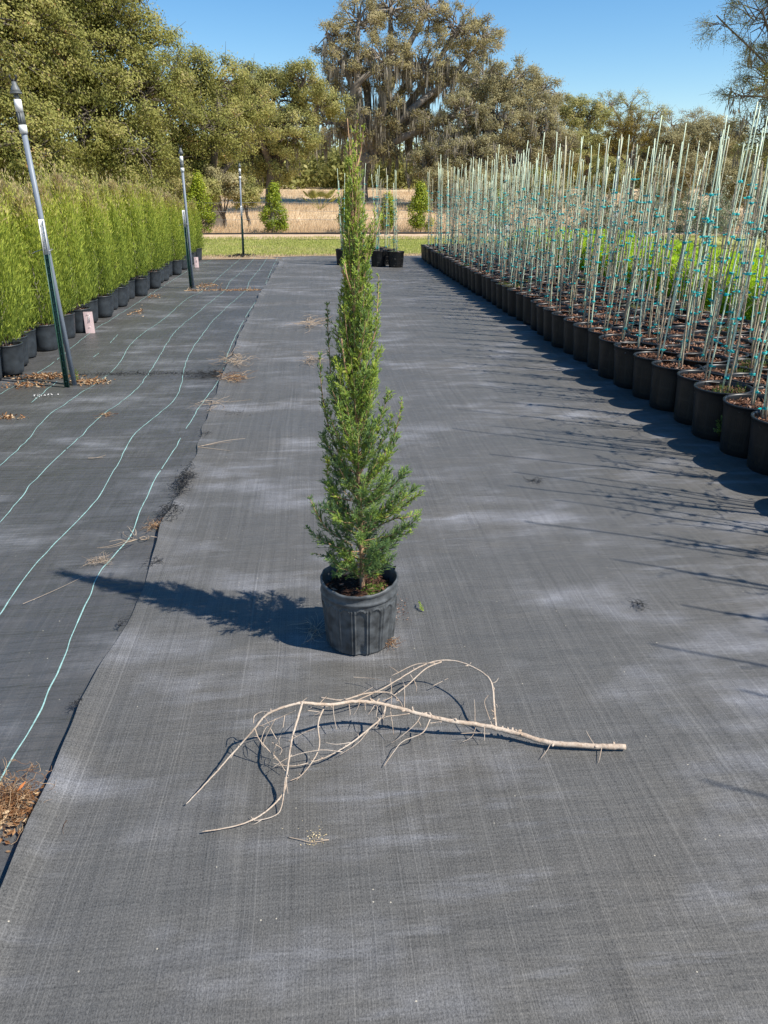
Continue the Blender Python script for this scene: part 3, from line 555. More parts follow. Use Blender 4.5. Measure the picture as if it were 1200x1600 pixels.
def tie_mesh(s):
    g = MB(); an = np.linspace(0, 2 * pi, 11); r = .013
    for dz in (-.004, .004): g.tube([(r * cos(a), r * sin(a), dz + .002 * sin(a * 2 + s)) for a in an], .0042, 4, cap=False)
    for q in range(2):
        a = s * 2.1 + q * (1.2 + s * .5); d = np.array([cos(a), sin(a), -.2 + .5 * rng.random()]); ln = rng.uniform(.02, .05)
        W = np.array([0, .15, 1.0]); g.quads(np.array([[r * cos(a), r * sin(a), 0]]), np.array([d]), np.array([W]), ln, .013)
    return g.mesh('tie', M['tie'])
ties = [tie_mesh(s) for s in range(5)]
def stake_mesh(h, s, m_, r=.0056):
    pts = [(0.004 * sin(s + z * 2.2), .004 * cos(s * 2 + z * 1.7), z) for z in np.linspace(0, h, 9)]
    return MB().tube(pts, np.linspace(r * 1.12, r * .85, 9), 6, val=rng.random()).mesh('stake', m_, True)
stakes = [stake_mesh(h, i, M['stake'] if i % 4 else M['bamboo']) for i, h in enumerate((1.52, 1.70, 1.80, 1.62, 1.76, 1.94, 1.46, 1.72))]
def sapling(h, s):
    g = MB(); lf = MB(); z = np.linspace(0, h, 14)
    P = np.stack([.012 * np.sin(z * 3.1 + s) + .010 * (1 - z / h), .012 * np.cos(z * 2.3 + s * 2), z], -1)
    g.tube(P, np.linspace(.0085, .0032, 14), 5)
    n = 11; k = rng.integers(4, 14, n); A = P[k]; a = rng.uniform(0, 2 * pi, n); ln = rng.uniform(.04, .19, n)
    d = np.stack([np.cos(a), np.sin(a), rng.uniform(.2, 1.3, n)], -1); d /= np.linalg.norm(d, axis=1, keepdims=True)
    Mi = A + d * ln[:, None] * .5; B = A + d * ln[:, None] + np.stack([a * 0, a * 0, ln * .12], -1); g.prisms(A, Mi, .0024, .0018, 3); g.prisms(Mi, B, .0018, .0008, 3)
    for _ in range(7):
        t = rng.random((n, 1)) ** .6; p = A + (B - A) * t; dd = rng.normal(0, 1, (n, 3)); dd /= np.linalg.norm(dd, axis=1, keepdims=True); W = np.cross(dd, rng.normal(0, 1, (n, 3))); W /= np.linalg.norm(W, axis=1, keepdims=True)
        lf.quads(p, dd, W, rng.uniform(.012, .028, n), .010, np.clip(rng.normal(.6, .25, n), 0, 1))
    return g.mesh('sapling_stem', M['stem'], True), lf.mesh('leaves', M['greyleaf'])
saps = [sapling(h, i) for i, h in enumerate((1.25, 1.4, 1.1, 1.5, 1.3, 1.45, 1.2))]
weedm = []
for s in range(3):
    g = MB(); n = 60; a = rng.uniform(0, 2 * pi, n); q = .13 * np.sqrt(rng.random(n)); A = np.stack([q * np.cos(a) * .6 + .06, q * np.sin(a), a * 0], -1); d = rng.normal(0, .5, (n, 3)); d[:, 2] = 1; d /= np.linalg.norm(d, axis=1, keepdims=True); ln = rng.uniform(.02, .08, n)
    g.prisms(A, A + d * ln[:, None], .001, .0006, 3, .5)
    for _ in range(6):
        p = A + d * (ln * rng.random(n))[:, None]; dd = rng.normal(0, 1, (n, 3)); dd /= np.linalg.norm(dd, axis=1, keepdims=True); W = np.cross(dd, rng.normal(0, 1, (n, 3))); W /= np.linalg.norm(W, axis=1, keepdims=True); g.quads(p, dd, W, .012, .006, rng.random(n))
    weedm.append(g.mesh('weed', M['weed']))
ROWS = ['aisle', 'second', 'third', 'fourth', 'fifth', 'sixth', 'seventh']
def staked_pot(x, y, label, group, near, nst=1, s=1.0, wf=.12, name='staked_pot'):
    root = thing(name, (x, y, 0.012), label, 'potted tree', group, rz=rng.uniform(0, 2 * pi), sc=s * float(rng.uniform(.97, 1.03)))
    root.rotation_euler[0] = rng.normal(0, .012); root.rotation_euler[1] = rng.normal(0, .012)
    ob('pot', pot_m, root); ob('soil', random.choice(soil_near if near else soil_far), root)
    for q in range(nst):
        sm = random.choice(stakes); off = rng.normal(0, .02 if nst == 1 else .055, 2); tx, ty = np.clip(rng.normal(0, .036, 2), -.09, .09)
        zb = PH - .06; st = ob('stake', sm, root, (off[0], off[1], zb)); st.rotation_euler = (ty, tx, 0)
        R = st.rotation_euler.to_matrix()
        stm, lfm = random.choice(saps); a = rng.uniform(0, 2 * pi); so_ = Vector((off[0] + .016 * cos(a), off[1] + .016 * sin(a), zb)); f = rng.uniform(.85, 1.1)
        o = ob('sapling_stem', stm, root, so_); o.rotation_euler = (ty, tx, a); o.scale = (1, 1, f)
        o2 = ob('leaves', lfm, root, so_); o2.rotation_euler = (ty, tx, a); o2.scale = (1, 1, f)
        z = rng.uniform(.06, .16)
        while z < 1.28 * f:
            p = R @ Vector((.006 * cos(a), .006 * sin(a), z)); t = ob('tie', random.choice(ties), root, (off[0] + p.x, off[1] + p.y, zb + p.z)); t.rotation_euler = (ty + rng.normal(0, .15), tx, rng.uniform(0, 6)); z += rng.uniform(.12, .30)
    if rng.random() < wf: ob('weed', random.choice(weedm), root, (0, 0, PH - .035))
    return root
cnt = 0; PITCH_ = .362
for r in range(6):
    k = 0
    for i in range(-9, 60):
        y = 3.72 + i * PITCH_ + (r % 2) * .18 + rng.normal(0, .012); x = 2.755 + r * .305 + rng.normal(0, .012) + .02 * sin(y * .7)
        vis = x / y < (.66 if y > 6 else .70)
        if y > 19.6 or (not vis and (r > (2 if y > 2 else 0) or y < .7)): continue
        k += vis; near = y < 8.5
        nr = 'along the bare aisle' if r == 0 else f'in the {ROWS[r]} row back from the aisle'
        staked_pot(x, y, (f"staked sapling in black pot, {nth(k)} from near end, {'row along the bare aisle' if r == 0 else ROWS[r] + ' row from the aisle'}" if vis else 'staked sapling in black pot just beyond the right edge of the frame'), f'staked saplings in the block on the right', near, 1 if rng.random() < .9 else 2, wf=.3 if y < 6 else .1); cnt += 1
print('staked pots', cnt)
# small cluster past the potted juniper
for x, y, ns, lab in ((.66, 17.9, 3, 'front left pot of the small staked cluster at the end of the aisle'), (.80, 18.45, 2, 'rear left pot of the small staked cluster at the end of the aisle'), (1.08, 18.1, 2, 'pot in the middle of the small staked cluster, half behind the juniper'), (1.42, 17.45, 3, 'staked pot just right of the juniper in the small cluster'), (1.78, 17.25, 3, 'frontmost right pot of the small staked cluster'), (1.66, 17.9, 2, 'second pot back on the right of the small staked cluster'), (1.52, 18.5, 2, 'rearmost right pot of the small staked cluster')):
    staked_pot(x, y, lab, 'small staked cluster at the end of the aisle', False, ns)

# ------------------------------------------------------------------ lime plants block
def plume(n, h, r, z0, ln, wd, vf, mat_, nm, up=1.2, tuft=0):
    t = rng.random(n); a = rng.uniform(0, 2 * pi, n); prof = np.interp(t, [0, .12, .3, .7, .9, 1], [.75, .98, 1, .80, .48, .08]); q = r * prof * np.sqrt(rng.uniform(.15, 1, n)) * (1 + .3 * np.sin(a * 3 + t * 9) * rng.random(n))
    C = np.stack([q * np.cos(a), q * np.sin(a), z0 + t * h], -1); d = np.stack([np.cos(a) * rng.uniform(.1, .9, n), np.sin(a) * rng.uniform(.1, .9, n), np.full(n, up) * rng.uniform(.5, 1.3, n)], -1) + rng.normal(0, .25, (n, 3)); d /= np.linalg.norm(d, axis=1, keepdims=True)
    W = np.cross(d, np.stack([np.cos(a), np.sin(a), a * 0 + .25], -1) + rng.normal(0, .75, (n, 3))); W /= np.linalg.norm(W, axis=1, keepdims=True)
    g = MB(); g.quads(C, d, W, ln * rng.uniform(.5, 1.4, n), wd * rng.uniform(.6, 1.3, n), np.clip(vf(t, n), 0, 1)); return g, C, d
lime = []
for s in range(4):
    g, C, d = plume(4200, .40, .22, .19, .06, .011, lambda t, n: .2 + .6 * t + rng.normal(0, .15, n), None, 'f', .9); lime.append(g.mesh('fronds', M['lime']))
small_pot = MB().lathe(pot_profile(.115, .138, .23, nz=4), 24).mesh('small_pot', M['pot_new'], True)
grey_pot = MB().lathe(pot_profile(.118, .142, .275, nz=5), 32, fn=lambda r, z, an, i: r + (.0025 * (np.abs(np.sin(an * 9)) > .35) if .02 < z < .21 else 0)).mesh('grey_pot', M['potgrey'], False)
soil_s = soil_mesh(.125, .20, 160, .02, M['bark_soil']); soil_g = [soil_mesh(.130, .245 + q, 380, .02, M['bark_soil']) for q in (0, -.012)]
cnt = 0
for r in range(6):
    k = 0
    for i in range(38):
        y = 6.9 + i * .345 + (r % 2) * .17 + rng.normal(0, .015); x = 4.92 + r * .34 + rng.normal(0, .015)
        if x / y > .68 or y > 19.2: continue
        k += 1; rt_ = 'nearest the stakes' if r == 0 else f'in the {ROWS[r]} row behind the stakes'
        root = thing('potted_lime_plant', (x, y, .012), f'feathery lime green potted plant, {nth(k)} from near end, {"first" if r == 0 else ROWS[r]} row behind stakes', 'potted plant', 'lime plants behind the stakes', rng.uniform(0, 6), float(rng.uniform(1.0, 1.25)))
        ob('pot', small_pot, root); ob('soil', soil_s, root); ob('foliage', lime[rng.integers(4)], root); cnt += 1
print('lime', cnt)
for i, (x, y) in enumerate(((9.2, 13.5), (9.6, 16), (8.9, 18.5), (10.4, 20.5), (12.2, 19), (7.2, 20.3), (8.6, 21), (11.5, 22.5), (13.5, 23))):
    lo = [(x + rng.normal(0, .25), y + rng.normal(0, .25), rng.uniform(.6, 1.35), rng.uniform(.35, .5)) for _ in range(4)]
    tree('grey_green_shrub', f'loose grey green shrub half hidden by stakes on the right, {nth(i + 1)} going back', 'shrub', (x, y, 0), lo, M['greyleaf'], M['darkbark'], .05, 60, .2, .8, trunk_r=.025, group='grey green shrubs behind the lime plants')

# ------------------------------------------------------------------ columnar juniper rows (left)
jun = []
for s in range(5):
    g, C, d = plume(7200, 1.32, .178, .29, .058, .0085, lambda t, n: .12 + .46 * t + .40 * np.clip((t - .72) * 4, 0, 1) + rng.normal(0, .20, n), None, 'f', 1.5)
    n = 44; a = rng.uniform(0, 2 * pi, n); q = rng.uniform(.0, .15, n); A = np.stack([q * np.cos(a), q * np.sin(a), rng.uniform(.8, 1.52, n)], -1); hh = rng.uniform(.15, .36, n)      # leader tips
    for _ in range(12):
        t = rng.random(n); p = A + np.stack([0 * t, 0 * t, t * hh], -1); dd = rng.normal(0, .35, (n, 3)); dd[:, 2] = 1; dd /= np.linalg.norm(dd, axis=1, keepdims=True); W = np.cross(dd, rng.normal(0, 1, (n, 3))); W /= np.linalg.norm(W, axis=1, keepdims=True)
        g.quads(p, dd, W, .045, .009, np.clip(.6 + .4 * t + rng.normal(0, .1, n), 0, 1))
    tk = MB(); tk.tube([(0, 0, .22), (.008, .004, .5), (-.005, 0, 1.0), (0, 0, 1.5)], [.012, .010, .007, .003], 6)
    m_ = 16; zt = rng.uniform(.30, .75, m_); a = rng.uniform(0, 2 * pi, m_); A = np.stack([0 * zt, 0 * zt, zt], -1); tk.prisms(A, A + np.stack([.1 * np.cos(a), .1 * np.sin(a), zt * 0 + .14], -1), .0045, .002, 4)
    jun.append((g.mesh('foliage', M['hedge']), tk.mesh('stem', M['palebark'], True)))
cnt = 0
for r in range(4):
    k = 0
    for i in range(50):
        y = 6.15 + i * .375 + (r % 2) * .19 + rng.normal(0, .03); x = -2.93 - r * .36 + rng.normal(0, .03)
        if r == 0: x += (.06 if i % 3 == 0 else -.03)
        if y > 20.2 or x / y < -.50: continue
        k += 1; nr = 'in the front row by the mat' if r == 0 else f'in the {ROWS[r]} row back'
        hs = 1.0 if y < 14 else 1 - (y - 14) * .042
        root = thing('potted_juniper', (x, y, .014), f'bushy juniper in grey pot, {nth(k)} from near end, {"front row by the mat" if r == 0 else ROWS[r] + " row back"}', 'potted shrub', 'upright junipers in rows on the left', rng.uniform(0, 6))
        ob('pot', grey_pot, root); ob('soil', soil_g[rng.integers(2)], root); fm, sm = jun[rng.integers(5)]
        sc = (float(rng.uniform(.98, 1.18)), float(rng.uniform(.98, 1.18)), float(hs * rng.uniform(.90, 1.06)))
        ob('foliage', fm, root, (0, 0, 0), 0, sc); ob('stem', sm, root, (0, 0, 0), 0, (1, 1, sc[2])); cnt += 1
print('junipers', cnt)
def card(px, py, w_, h_, label, m_=M['pink'], tilt=.15):
    p = gp(px, py, 0); root = thing('plant_label_card', (p[0] + .05, p[1] - .05, .012), label, 'label card', 'plant cards against the juniper pots', rz=.1)
    g = MB(); n = 7; V = []
    for z in (0, h_):
        for i in range(n): a = (i / (n - 1) - .5) * .9; V.append((w_ * sin(a) / .87, -.06 - .04 * cos(a) + z * tilt * .3, z))
    V2 = [(x, y + .003, z) for x, y, z in V]; g.grid(V, n, 2); g.grid([(x, y, z) for x, y, z in V2], n, 2); ob('card', g.mesh('card', m_, True), root)
    g = MB()
    for x, z0, z1, dx in ((-.01, .5, .82, .02), (.015, .52, .86, .015), (-.03, .86, .90, .05), (-.02, .28, .30, .04)):
        a = (x * w_ / .16, -.106 + z0 * h_ * tilt * .3, z0 * h_); b_ = ((x + dx) * w_ / .16, -.106 + z1 * h_ * tilt * .3, z1 * h_); g.tube([a, b_], .0022, 4)
    ob('marks', g.mesh('marks', M['scribble']), root)
card(139, 519, .105, .25, 'pink label card with white strokes leaning on the juniper pots behind the nearest sprinkler post')
card(305, 418, .09, .22, 'small pink card on the far juniper pots just right of the middle sprinkler post')
card(296, 422, .06, .22, 'narrow white card beside the small pink card on the far juniper pots', M['white'])

# ------------------------------------------------------------------ the potted juniper in the aisle
HX, HY = .122, 2.435
hero = thing('potted_juniper', (HX, HY, .024), 'tall narrow juniper alone in a ribbed grey pot in the middle of the aisle', 'potted tree')
def hero_r(r, z, an, i):
    out = np.full(len(an), r)
    k = 15; t = (an / (2 * pi) * k + .3) % 1.0; d = np.abs(t - .5) * 2       # 0 mid panel .. 1 edge
    if .006 < z < .205:
        top = .196 - .022 * np.clip(d / .78, 0, 1) ** 2
        inside = (d < .78) & (z < top) & (z > .014); edge = ((np.abs(d - .80) < .09) & (z < .19)) | ((np.abs(z - top) < .0035) & (d < .8))
        out = out + np.where(edge, .0038, 0) - np.where(inside & ~edge, .0012, 0)
    out = out + .0012 * np.sin(an * 2 + 1) + .0015 * np.sin(an * 3 + z * 20)
    dent = np.exp(-((an - radians(268)) / .09) ** 2) * np.exp(-((z - .02) / .03) ** 2); return out - .008 * dent
prof = [(.05, .002), (.110, .002), (.118, .006), (.1205, .010)] + [(.1205 + .0125 * t, .010 + .196 * t) for t in np.linspace(0, 1, 60)[1:]] + [(.1335, .209), (.1375, .212), (.1385, .216), (.1372, .221), (.1345, .224), (.1348, .236), (.1350, .243), (.1385, .247), (.1395, .252), (.1380, .258), (.1340, .260), (.1315, .257), (.1305, .24), (.129, .20)]
bp_ = MB(); k = 360; an = np.arange(k) * 2 * pi / k; V = []
for i, (r, z) in enumerate(prof):
    rr = hero_r(r, z, an, i) if z < .206 else r + .0012 * np.sin(an * 2 + 1)
    zz = np.full(k, z)
    if z > .225: wv = (z - .225) / .035; rr = rr + wv * (.0028 * np.sin(an * 3 + .7) + .0012 * vnoise(an * 7, an * 0, 3)); zz = zz + wv * (.0035 * np.sin(an * 2 + 2) + .0018 * vnoise(an * 6, an * 0, 4))
    V.append(np.stack([rr * np.cos(an), rr * np.sin(an), zz], -1))
bp_.grid(np.array(V), k, len(prof), True)
hp = ob('pot', bp_.mesh('ribbed_pot', M['pot_hero'], True), hero, sc=(1.03, 1.03, 1.03))
an = np.linspace(radians(15), radians(80), 30); V = [( (.134 + .004 * j) * cos(a), (.134 + .004 * j) * sin(a), .252 + .010 * j * (1 + .5 * sin(a * 9)) * min(1, (radians(84) - a) * 3) ) for j in range(3) for a in an]
ob('torn_rim', MB().grid(V, 30, 3).mesh('torn_rim', M['black'], True), hp)
bb = MB(); k = 60; nr = 22; V = []
for i in range(nr + 1):
    q = .130 * i / nr + 1e-4; an = np.arange(k) * 2 * pi / k; x = q * np.cos(an); y = q * np.sin(an)
    V.append(np.stack([x, y, .208 + .008 * vnoise(x * 22, y * 22, 3) + .005 * vnoise(x * 60, y * 60, 4) + .004 * vnoise(x*150, y*150, 9) + .014 * (1 - (q / .13) ** 2)], -1))
bb.grid(np.array(V), k, nr + 1, True, .25); chips(bb, .125, .214, 1500, .009); chips(bb, .12, .222, 160, .018, .3, 1)
ob('soil', bb.mesh('soil', M['soil_dark']), hero)
bb = MB(); n = 700; a = rng.uniform(0, 2 * pi, n); C = np.stack([.055 + .035 * rng.normal(0, .6, n), -.02 + .05 * rng.normal(0, .5, n), np.full(n, .222)], -1); d = rng.normal(0, 1, (n, 3)); d[:, 2] = abs(d[:, 2]) + .4; d /= np.linalg.norm(d, axis=1, keepdims=True); W = np.cross(d, rng.normal(0, 1, (n, 3))); W /= np.linalg.norm(W, axis=1, keepdims=True)
bb.quads(C, d, W, .008, .004, rng.random(n)); ob('moss_patch', bb.mesh('moss_patch', M['weed']), hero)
SIL = [(185, 557, 558), (215, 552, 563), (250, 550, 568), (300, 545, 575), (350, 541, 582), (380, 542, 583), (430, 542, 587), (470, 530, 592), (520, 522, 599), (560, 517, 602), (600, 503, 605), (650, 503, 616), (690, 506, 626), (730, 510, 638), (770, 500, 652), (800, 490, 648), (830, 486, 642), (860, 505, 618), (885, 545, 585)]
sz = []; slx = []; srx = []
for y, a, b_ in SIL[::-1]:
    A, B = aty(a, y, HY), aty(b_, y, HY); sz.append(A[2] - .03); slx.append(A[0] - HX); srx.append(B[0] - HX)
sz, slx, srx = map(np.array, (sz, slx, srx))
TRK = catmull([(.012, 0, .19), (.008, .003, .5), (.0, .0, .8), (-.004, .004, 1.1), (-.002, 0, 1.4), (-.006, 0, 1.62), (-.014, .004, 1.765)], 10)
ob('trunk', MB().tube(TRK, np.interp(TRK[:, 2], [.19, .3, .9, 1.5, 1.77], [.0105, .0085, .0065, .0035, .0012]), 8).mesh('trunk', M['trunk'], True), hero)
def trk(z): return np.array([np.interp(z, TRK[:, 2], TRK[:, 0]), np.interp(z, TRK[:, 2], TRK[:, 1]), z])
fol = MB(); wood = MB()
def spray(path, v0, s=1.0, start=.12, step=.0065, dense=1.0, taper=True):
    """fans of scale shoots along a branch"""
    P = np.asarray(path); seg = np.linalg.norm(np.diff(P, axis=0), axis=1); L_ = np.concatenate([[0], np.cumsum(seg)]); tot = L_[-1]
    n = max(4, int(tot * (1 - start) / step * dense)); l = tot * (start + (1 - start) * rng.random(n)); t = l / tot
    A = np.stack([np.interp(l, L_, P[:, i]) for i in range(3)], -1); B = np.stack([np.interp(np.minimum(l + .01, tot), L_, P[:, i]) for i in range(3)], -1); T = B - A + 1e-6; T[np.linalg.norm(T, axis=1) < 1e-4] = P[-1] - P[-2]
    T /= np.linalg.norm(T, axis=1, keepdims=True); o = rng.normal(0, 1, (n, 3)); o -= T * (o * T).sum(1, keepdims=True); o /= np.linalg.norm(o, axis=1, keepdims=True)
    d = T * .75 + o * .62 + np.array([0, 0, .18]); d /= np.linalg.norm(d, axis=1, keepdims=True)
    ln = s * rng.uniform(.014, .058, n) * (np.interp(t, [0, .5, 1], [.9, 1, .45]) if taper else 1); E = A + d * ln[:, None]
    v = v0 + rng.normal(0, .07, n); fol.prisms(A, E, .0011, .0007, 3, np.clip(v - .05, 0, 1))
    m_ = 9
    a_ = np.repeat(A, m_, 0); e_ = np.repeat(E, m_, 0); dd = np.repeat(d, m_, 0); tt = rng.uniform(.12, 1, n * m_)[:, None]; p = a_ + (e_ - a_) * tt
    o = rng.normal(0, 1, (n * m_, 3)); o -= dd * (o * dd).sum(1, keepdims=True); o /= np.linalg.norm(o, axis=1, keepdims=True); q = dd * .8 + o * .55; q /= np.linalg.norm(q, axis=1, keepdims=True)
    l2 = rng.uniform(.005, .015, n * m_) * s; fol.prisms(p, p + q * l2[:, None], .00095, .0005, 3, np.clip(np.repeat(v, m_) + .10 * tt[:, 0] + rng.normal(0, .07, n * m_), 0, 1))
    fol.prisms(P[:-1], P[1:], .0011, .0010, 3, .75)
NB = 250
for i in range(NB):
    t = (i + rng.random()) / NB; z0 = .245 + 1.36 * t ** .95; L_ = np.interp(z0, [.24, .5, .9, 1.3, 1.6], [.14, .20, .24, .20, .12]) * rng.uniform(.6, 1.25); a = i * 2.399 + rng.normal(0, .3)
    zr = rng.uniform(.45, .95) if z0 < .6 else rng.uniform(.75, .98); z1 = z0 + L_ * zr; z1 = min(z1, 1.76 - .02 * rng.random())
    R = np.interp(z1, sz, srx) if cos(a) > 0 else -np.interp(z1, sz, slx); Rm = (np.interp(z1, sz, srx) - np.interp(z1, sz, slx)) / 2
    R = (R * abs(cos(a)) + Rm * (1 - abs(cos(a)))); R = max(R, .008) * (rng.uniform(.62, 1.12) if z1 < .72 else rng.uniform(.5, 1.08)); b0 = trk(z0); ax = trk(z1)
    tip = np.array([ax[0] + R * cos(a), ax[1] + R * sin(a), z1]); mid = b0 + (tip - b0) * np.array([.62, .62, .42]); path = catmull([b0, mid, tip], 6)
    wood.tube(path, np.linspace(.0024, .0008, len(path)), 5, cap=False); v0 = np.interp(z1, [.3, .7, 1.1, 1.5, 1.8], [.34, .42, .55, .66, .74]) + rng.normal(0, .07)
    if rng.random() < .10: v0 += .22
    spray(path, v0, np.interp(z1, [.3, .8, 1.3, 1.7], [1.15, 1, .85, .6]), start=.12, dense=np.interp(z1, [.3, .9, 1.3, 1.7], [1.8, 1.5, 1.05, .5]))
def lead(pts, v0, s=.8, n=1.0):
    path = catmull(pts, 6); wood.tube(path, np.linspace(.003, .001, len(path)), 5, cap=False); spray(path, v0, s, .1, dense=n * 1.6)
def hp_(px, py, dy=0.0): return aty(px, py, HY + dy) - np.array([HX, HY, .03])
for lst, v0, s in (([(545, 690), (522, 620), (514, 540), (511, 472)], .45, .55), ([(545, 610), (535, 540), (531, 490), (533, 448)], .5, .5), ([(540, 730), (515, 670), (503, 610), (499, 548)], .42, .6), ([(560, 580), (585, 520), (590, 470), (592, 428)], .6, .5),
        ([(575, 740), (605, 700), (620, 665), (628, 622)], .6, .6), ([(575, 820), (615, 800), (640, 780), (661, 765)], .66, .7), ([(575, 830), (610, 810), (635, 806), (655, 800)], .6, .7), ([(570, 850), (600, 842), (620, 838), (640, 828)], .6, .65), ([(550, 860), (515, 848), (495, 838), (480, 822)], .5, .7), ([(550, 850), (512, 825), (495, 800), (482, 772)], .35, .75), ([(548, 780), (520, 770), (512, 745), (512, 715)], .85, .75), ([(560, 870), (540, 862), (515, 868), (492, 862)], .4, .6), ([(562, 872), (545, 868), (530, 885), (522, 900)], .55, .7),
        ([(560, 460), (572, 420), (582, 370), (586, 318)], .68, .45), ([(556, 470), (540, 420), (536, 360), (529, 300)], .68, .35), ([(560, 400), (578, 385), (588, 360), (596, 330)], .66, .35), ([(557, 260), (563, 235), (566, 210), (568, 190)], .75, .3), ([(556, 270), (549, 250), (548, 225), (546, 205)], .78, .3), ([(557, 240), (556, 215), (557, 195), (559, 176)], .75, .25), ([(560, 460), (543, 440), (535, 420), (532, 404)], .9, .3)):
    lead([hp_(x, y, rng.uniform(-.05, .05) * (j > 0)) for j, (x, y) in enumerate(lst)], v0, s)
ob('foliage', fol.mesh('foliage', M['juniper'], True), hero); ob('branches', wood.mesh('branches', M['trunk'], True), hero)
print('hero faces', sum(len(f) for f in fol.f))

# ------------------------------------------------------------------ dead branch in the foreground
br = thing('dead_branch', (0, 0, 0), 'long bare pruned branch with many forked twigs lying in front of the potted juniper', 'branch')
def mzn(px, py): p = gp(px, py); return float(relief(p[0], p[1])) + .027
def limb(pts, r0, r1, nm='side_branch', k=8, knots=0):
    P = catmull([gp(x, y, z * .97 + mzn(x, y)) for x, y, z in pts], 8); n = len(P); R = .84 * np.linspace(r0, r1, n) * (1 + .04 * rng.normal(0, 1, n).clip(-1, 1))
    P = P + rng.normal(0, r0 * .06, P.shape); g = MB(); g.tube(P, R, k)
    for _ in range(knots):
        i = rng.integers(2, n - 2); d = rng.normal(0, 1, 3); d[2] = abs(d[2]) * .7; d /= np.linalg.norm(d); g.tube([P[i], P[i] + d * (R[i] + .006), P[i] + d * (R[i] + rng.uniform(.006, .012))], [R[i] * .75, R[i] * .45, R[i] * .3], 6)
    if r0 >= .0018 and nm != 'twig':
        for _ in range(int(n / 18)):
            i = rng.integers(2, n - 1); T = P[i] - P[i - 1]; T /= np.linalg.norm(T) + 1e-9; d = T * rng.uniform(.2, 1) + rng.normal(0, .7, 3) - [0, 0, .25]; d /= np.linalg.norm(d); l = rng.uniform(.015, .06)
            q = P[i] + d * l + rng.normal(0, .003, 3); q[2] = max(q[2], .018); mq = (P[i] + q) / 2 + rng.normal(0, .003, 3); g.tube([P[i], mq, q], [R[i] * .4 + .0003, .0011, .0006], 4)
    return ob(nm, g.mesh(nm, M['deadwood'], True), br)
limb([(977, 1167, .012), (930, 1166, .014), (870, 1162, .018), (840, 1156, .022), (800, 1144, .03), (757, 1134, .045), (700, 1126, .06), (660, 1117, .075), (620, 1106, .09), (590, 1099, .105), (555, 1096, .12), (515, 1101, .14), (470, 1098, .17)], .0105, .0055, 'main_stem', 10, 26)
limb([(470, 1098, .17), (440, 1106, .165), (415, 1118, .15), (398, 1138, .125), (370, 1170, .08), (330, 1215, .04), (290, 1257, .008)], .005, .0018, knots=3)
limb([(472, 1099, .17), (463, 1130, .155), (455, 1160, .13), (448, 1210, .06), (442, 1240, .03), (410, 1272, .012), (370, 1290, .010), (315, 1300, .008)], .0042, .002, knots=5)
limb([(446, 1215, .055), (440, 1260, .02), (428, 1275, .01), (400, 1282, .010), (392, 1276, .012)], .002, .0012)
limb([(775, 1138, .04), (772, 1105, .085), (768, 1068, .12), (752, 1050, .12), (720, 1035, .115), (690, 1032, .11), (660, 1040, .1), (625, 1060, .085), (590, 1080, .07), (545, 1098, .06), (500, 1105, .05)], .0046, .0016, knots=8)
limb([(690, 1034, .11), (665, 1045, .1), (635, 1072, .08), (610, 1090, .065), (597, 1095, .06)], .0028, .0016, knots=2)
limb([(680, 1036, .11), (650, 1038, .10), (620, 1052, .09), (612, 1056, .085)], .002, .001)
limb([(500, 1090, .05), (535, 1094, .06), (570, 1084, .07), (605, 1082, .07), (622, 1093, .075), (632, 1109, .085)], .0040, .0022, knots=5)
limb([(603, 1100, .1), (597, 1120, .08), (575, 1140, .06), (550, 1160, .05), (520, 1178, .035), (490, 1190, .02), (455, 1197, .012), (425, 1192, .012)], .0040, .0015, knots=6)
limb([(508, 1102, .13), (497, 1130, .10), (499, 1165, .05), (488, 1190, .03), (470, 1212, .01), (453, 1220, .008)], .0032, .0012, knots=4)
limb([(500, 1135, .09), (475, 1145, .07), (450, 1158, .05)], .0018, .001); limb([(398, 1138, .12), (405, 1155, .09), (425, 1178, .05), (432, 1184, .04), (446, 1205, .02)], .0022, .0012, knots=3)
limb([(440, 1107, .16), (420, 1113, .14), (410, 1112, .13), (398, 1118, .12), (396, 1130, .12)], .0026, .0014); limb([(463, 1110, .15), (440, 1120, .12), (405, 1135, .1)], .0018, .001)
limb([(432, 1155, .08), (418, 1135, .1), (408, 1160, .07), (420, 1172, .06)], .0015, .0009); limb([(445, 1118, .13), (440, 1145, .09), (428, 1172, .05)], .0018, .0008)
limb([(430, 1123, .13), (416, 1150, .08), (410, 1165, .06)], .0014, .0008); limb([(550, 1160, .05), (525, 1163, .05), (508, 1160, .05)], .0016, .0009); limb([(535, 1175, .04), (500, 1172, .05), (455, 1182, .05), (425, 1200, .03)], .0016, .0008)
limb([(640, 1115, .08), (620, 1118, .07), (603, 1120, .07), (585, 1130, .06), (560, 1160, .03), (530, 1180, .01)], .0022, .0009, knots=2)
limb([(660, 1113, .08), (650, 1130, .06), (630, 1148, .04), (610, 1162, .015)], .0018, .0009); limb([(672, 1124, .07), (660, 1145, .05), (630, 1158, .035), (615, 1175, .018), (600, 1197, .008)], .0024, .001)
limb([(690, 1128, .065), (680, 1129, .06), (672, 1130, .06)], .002, .0016)
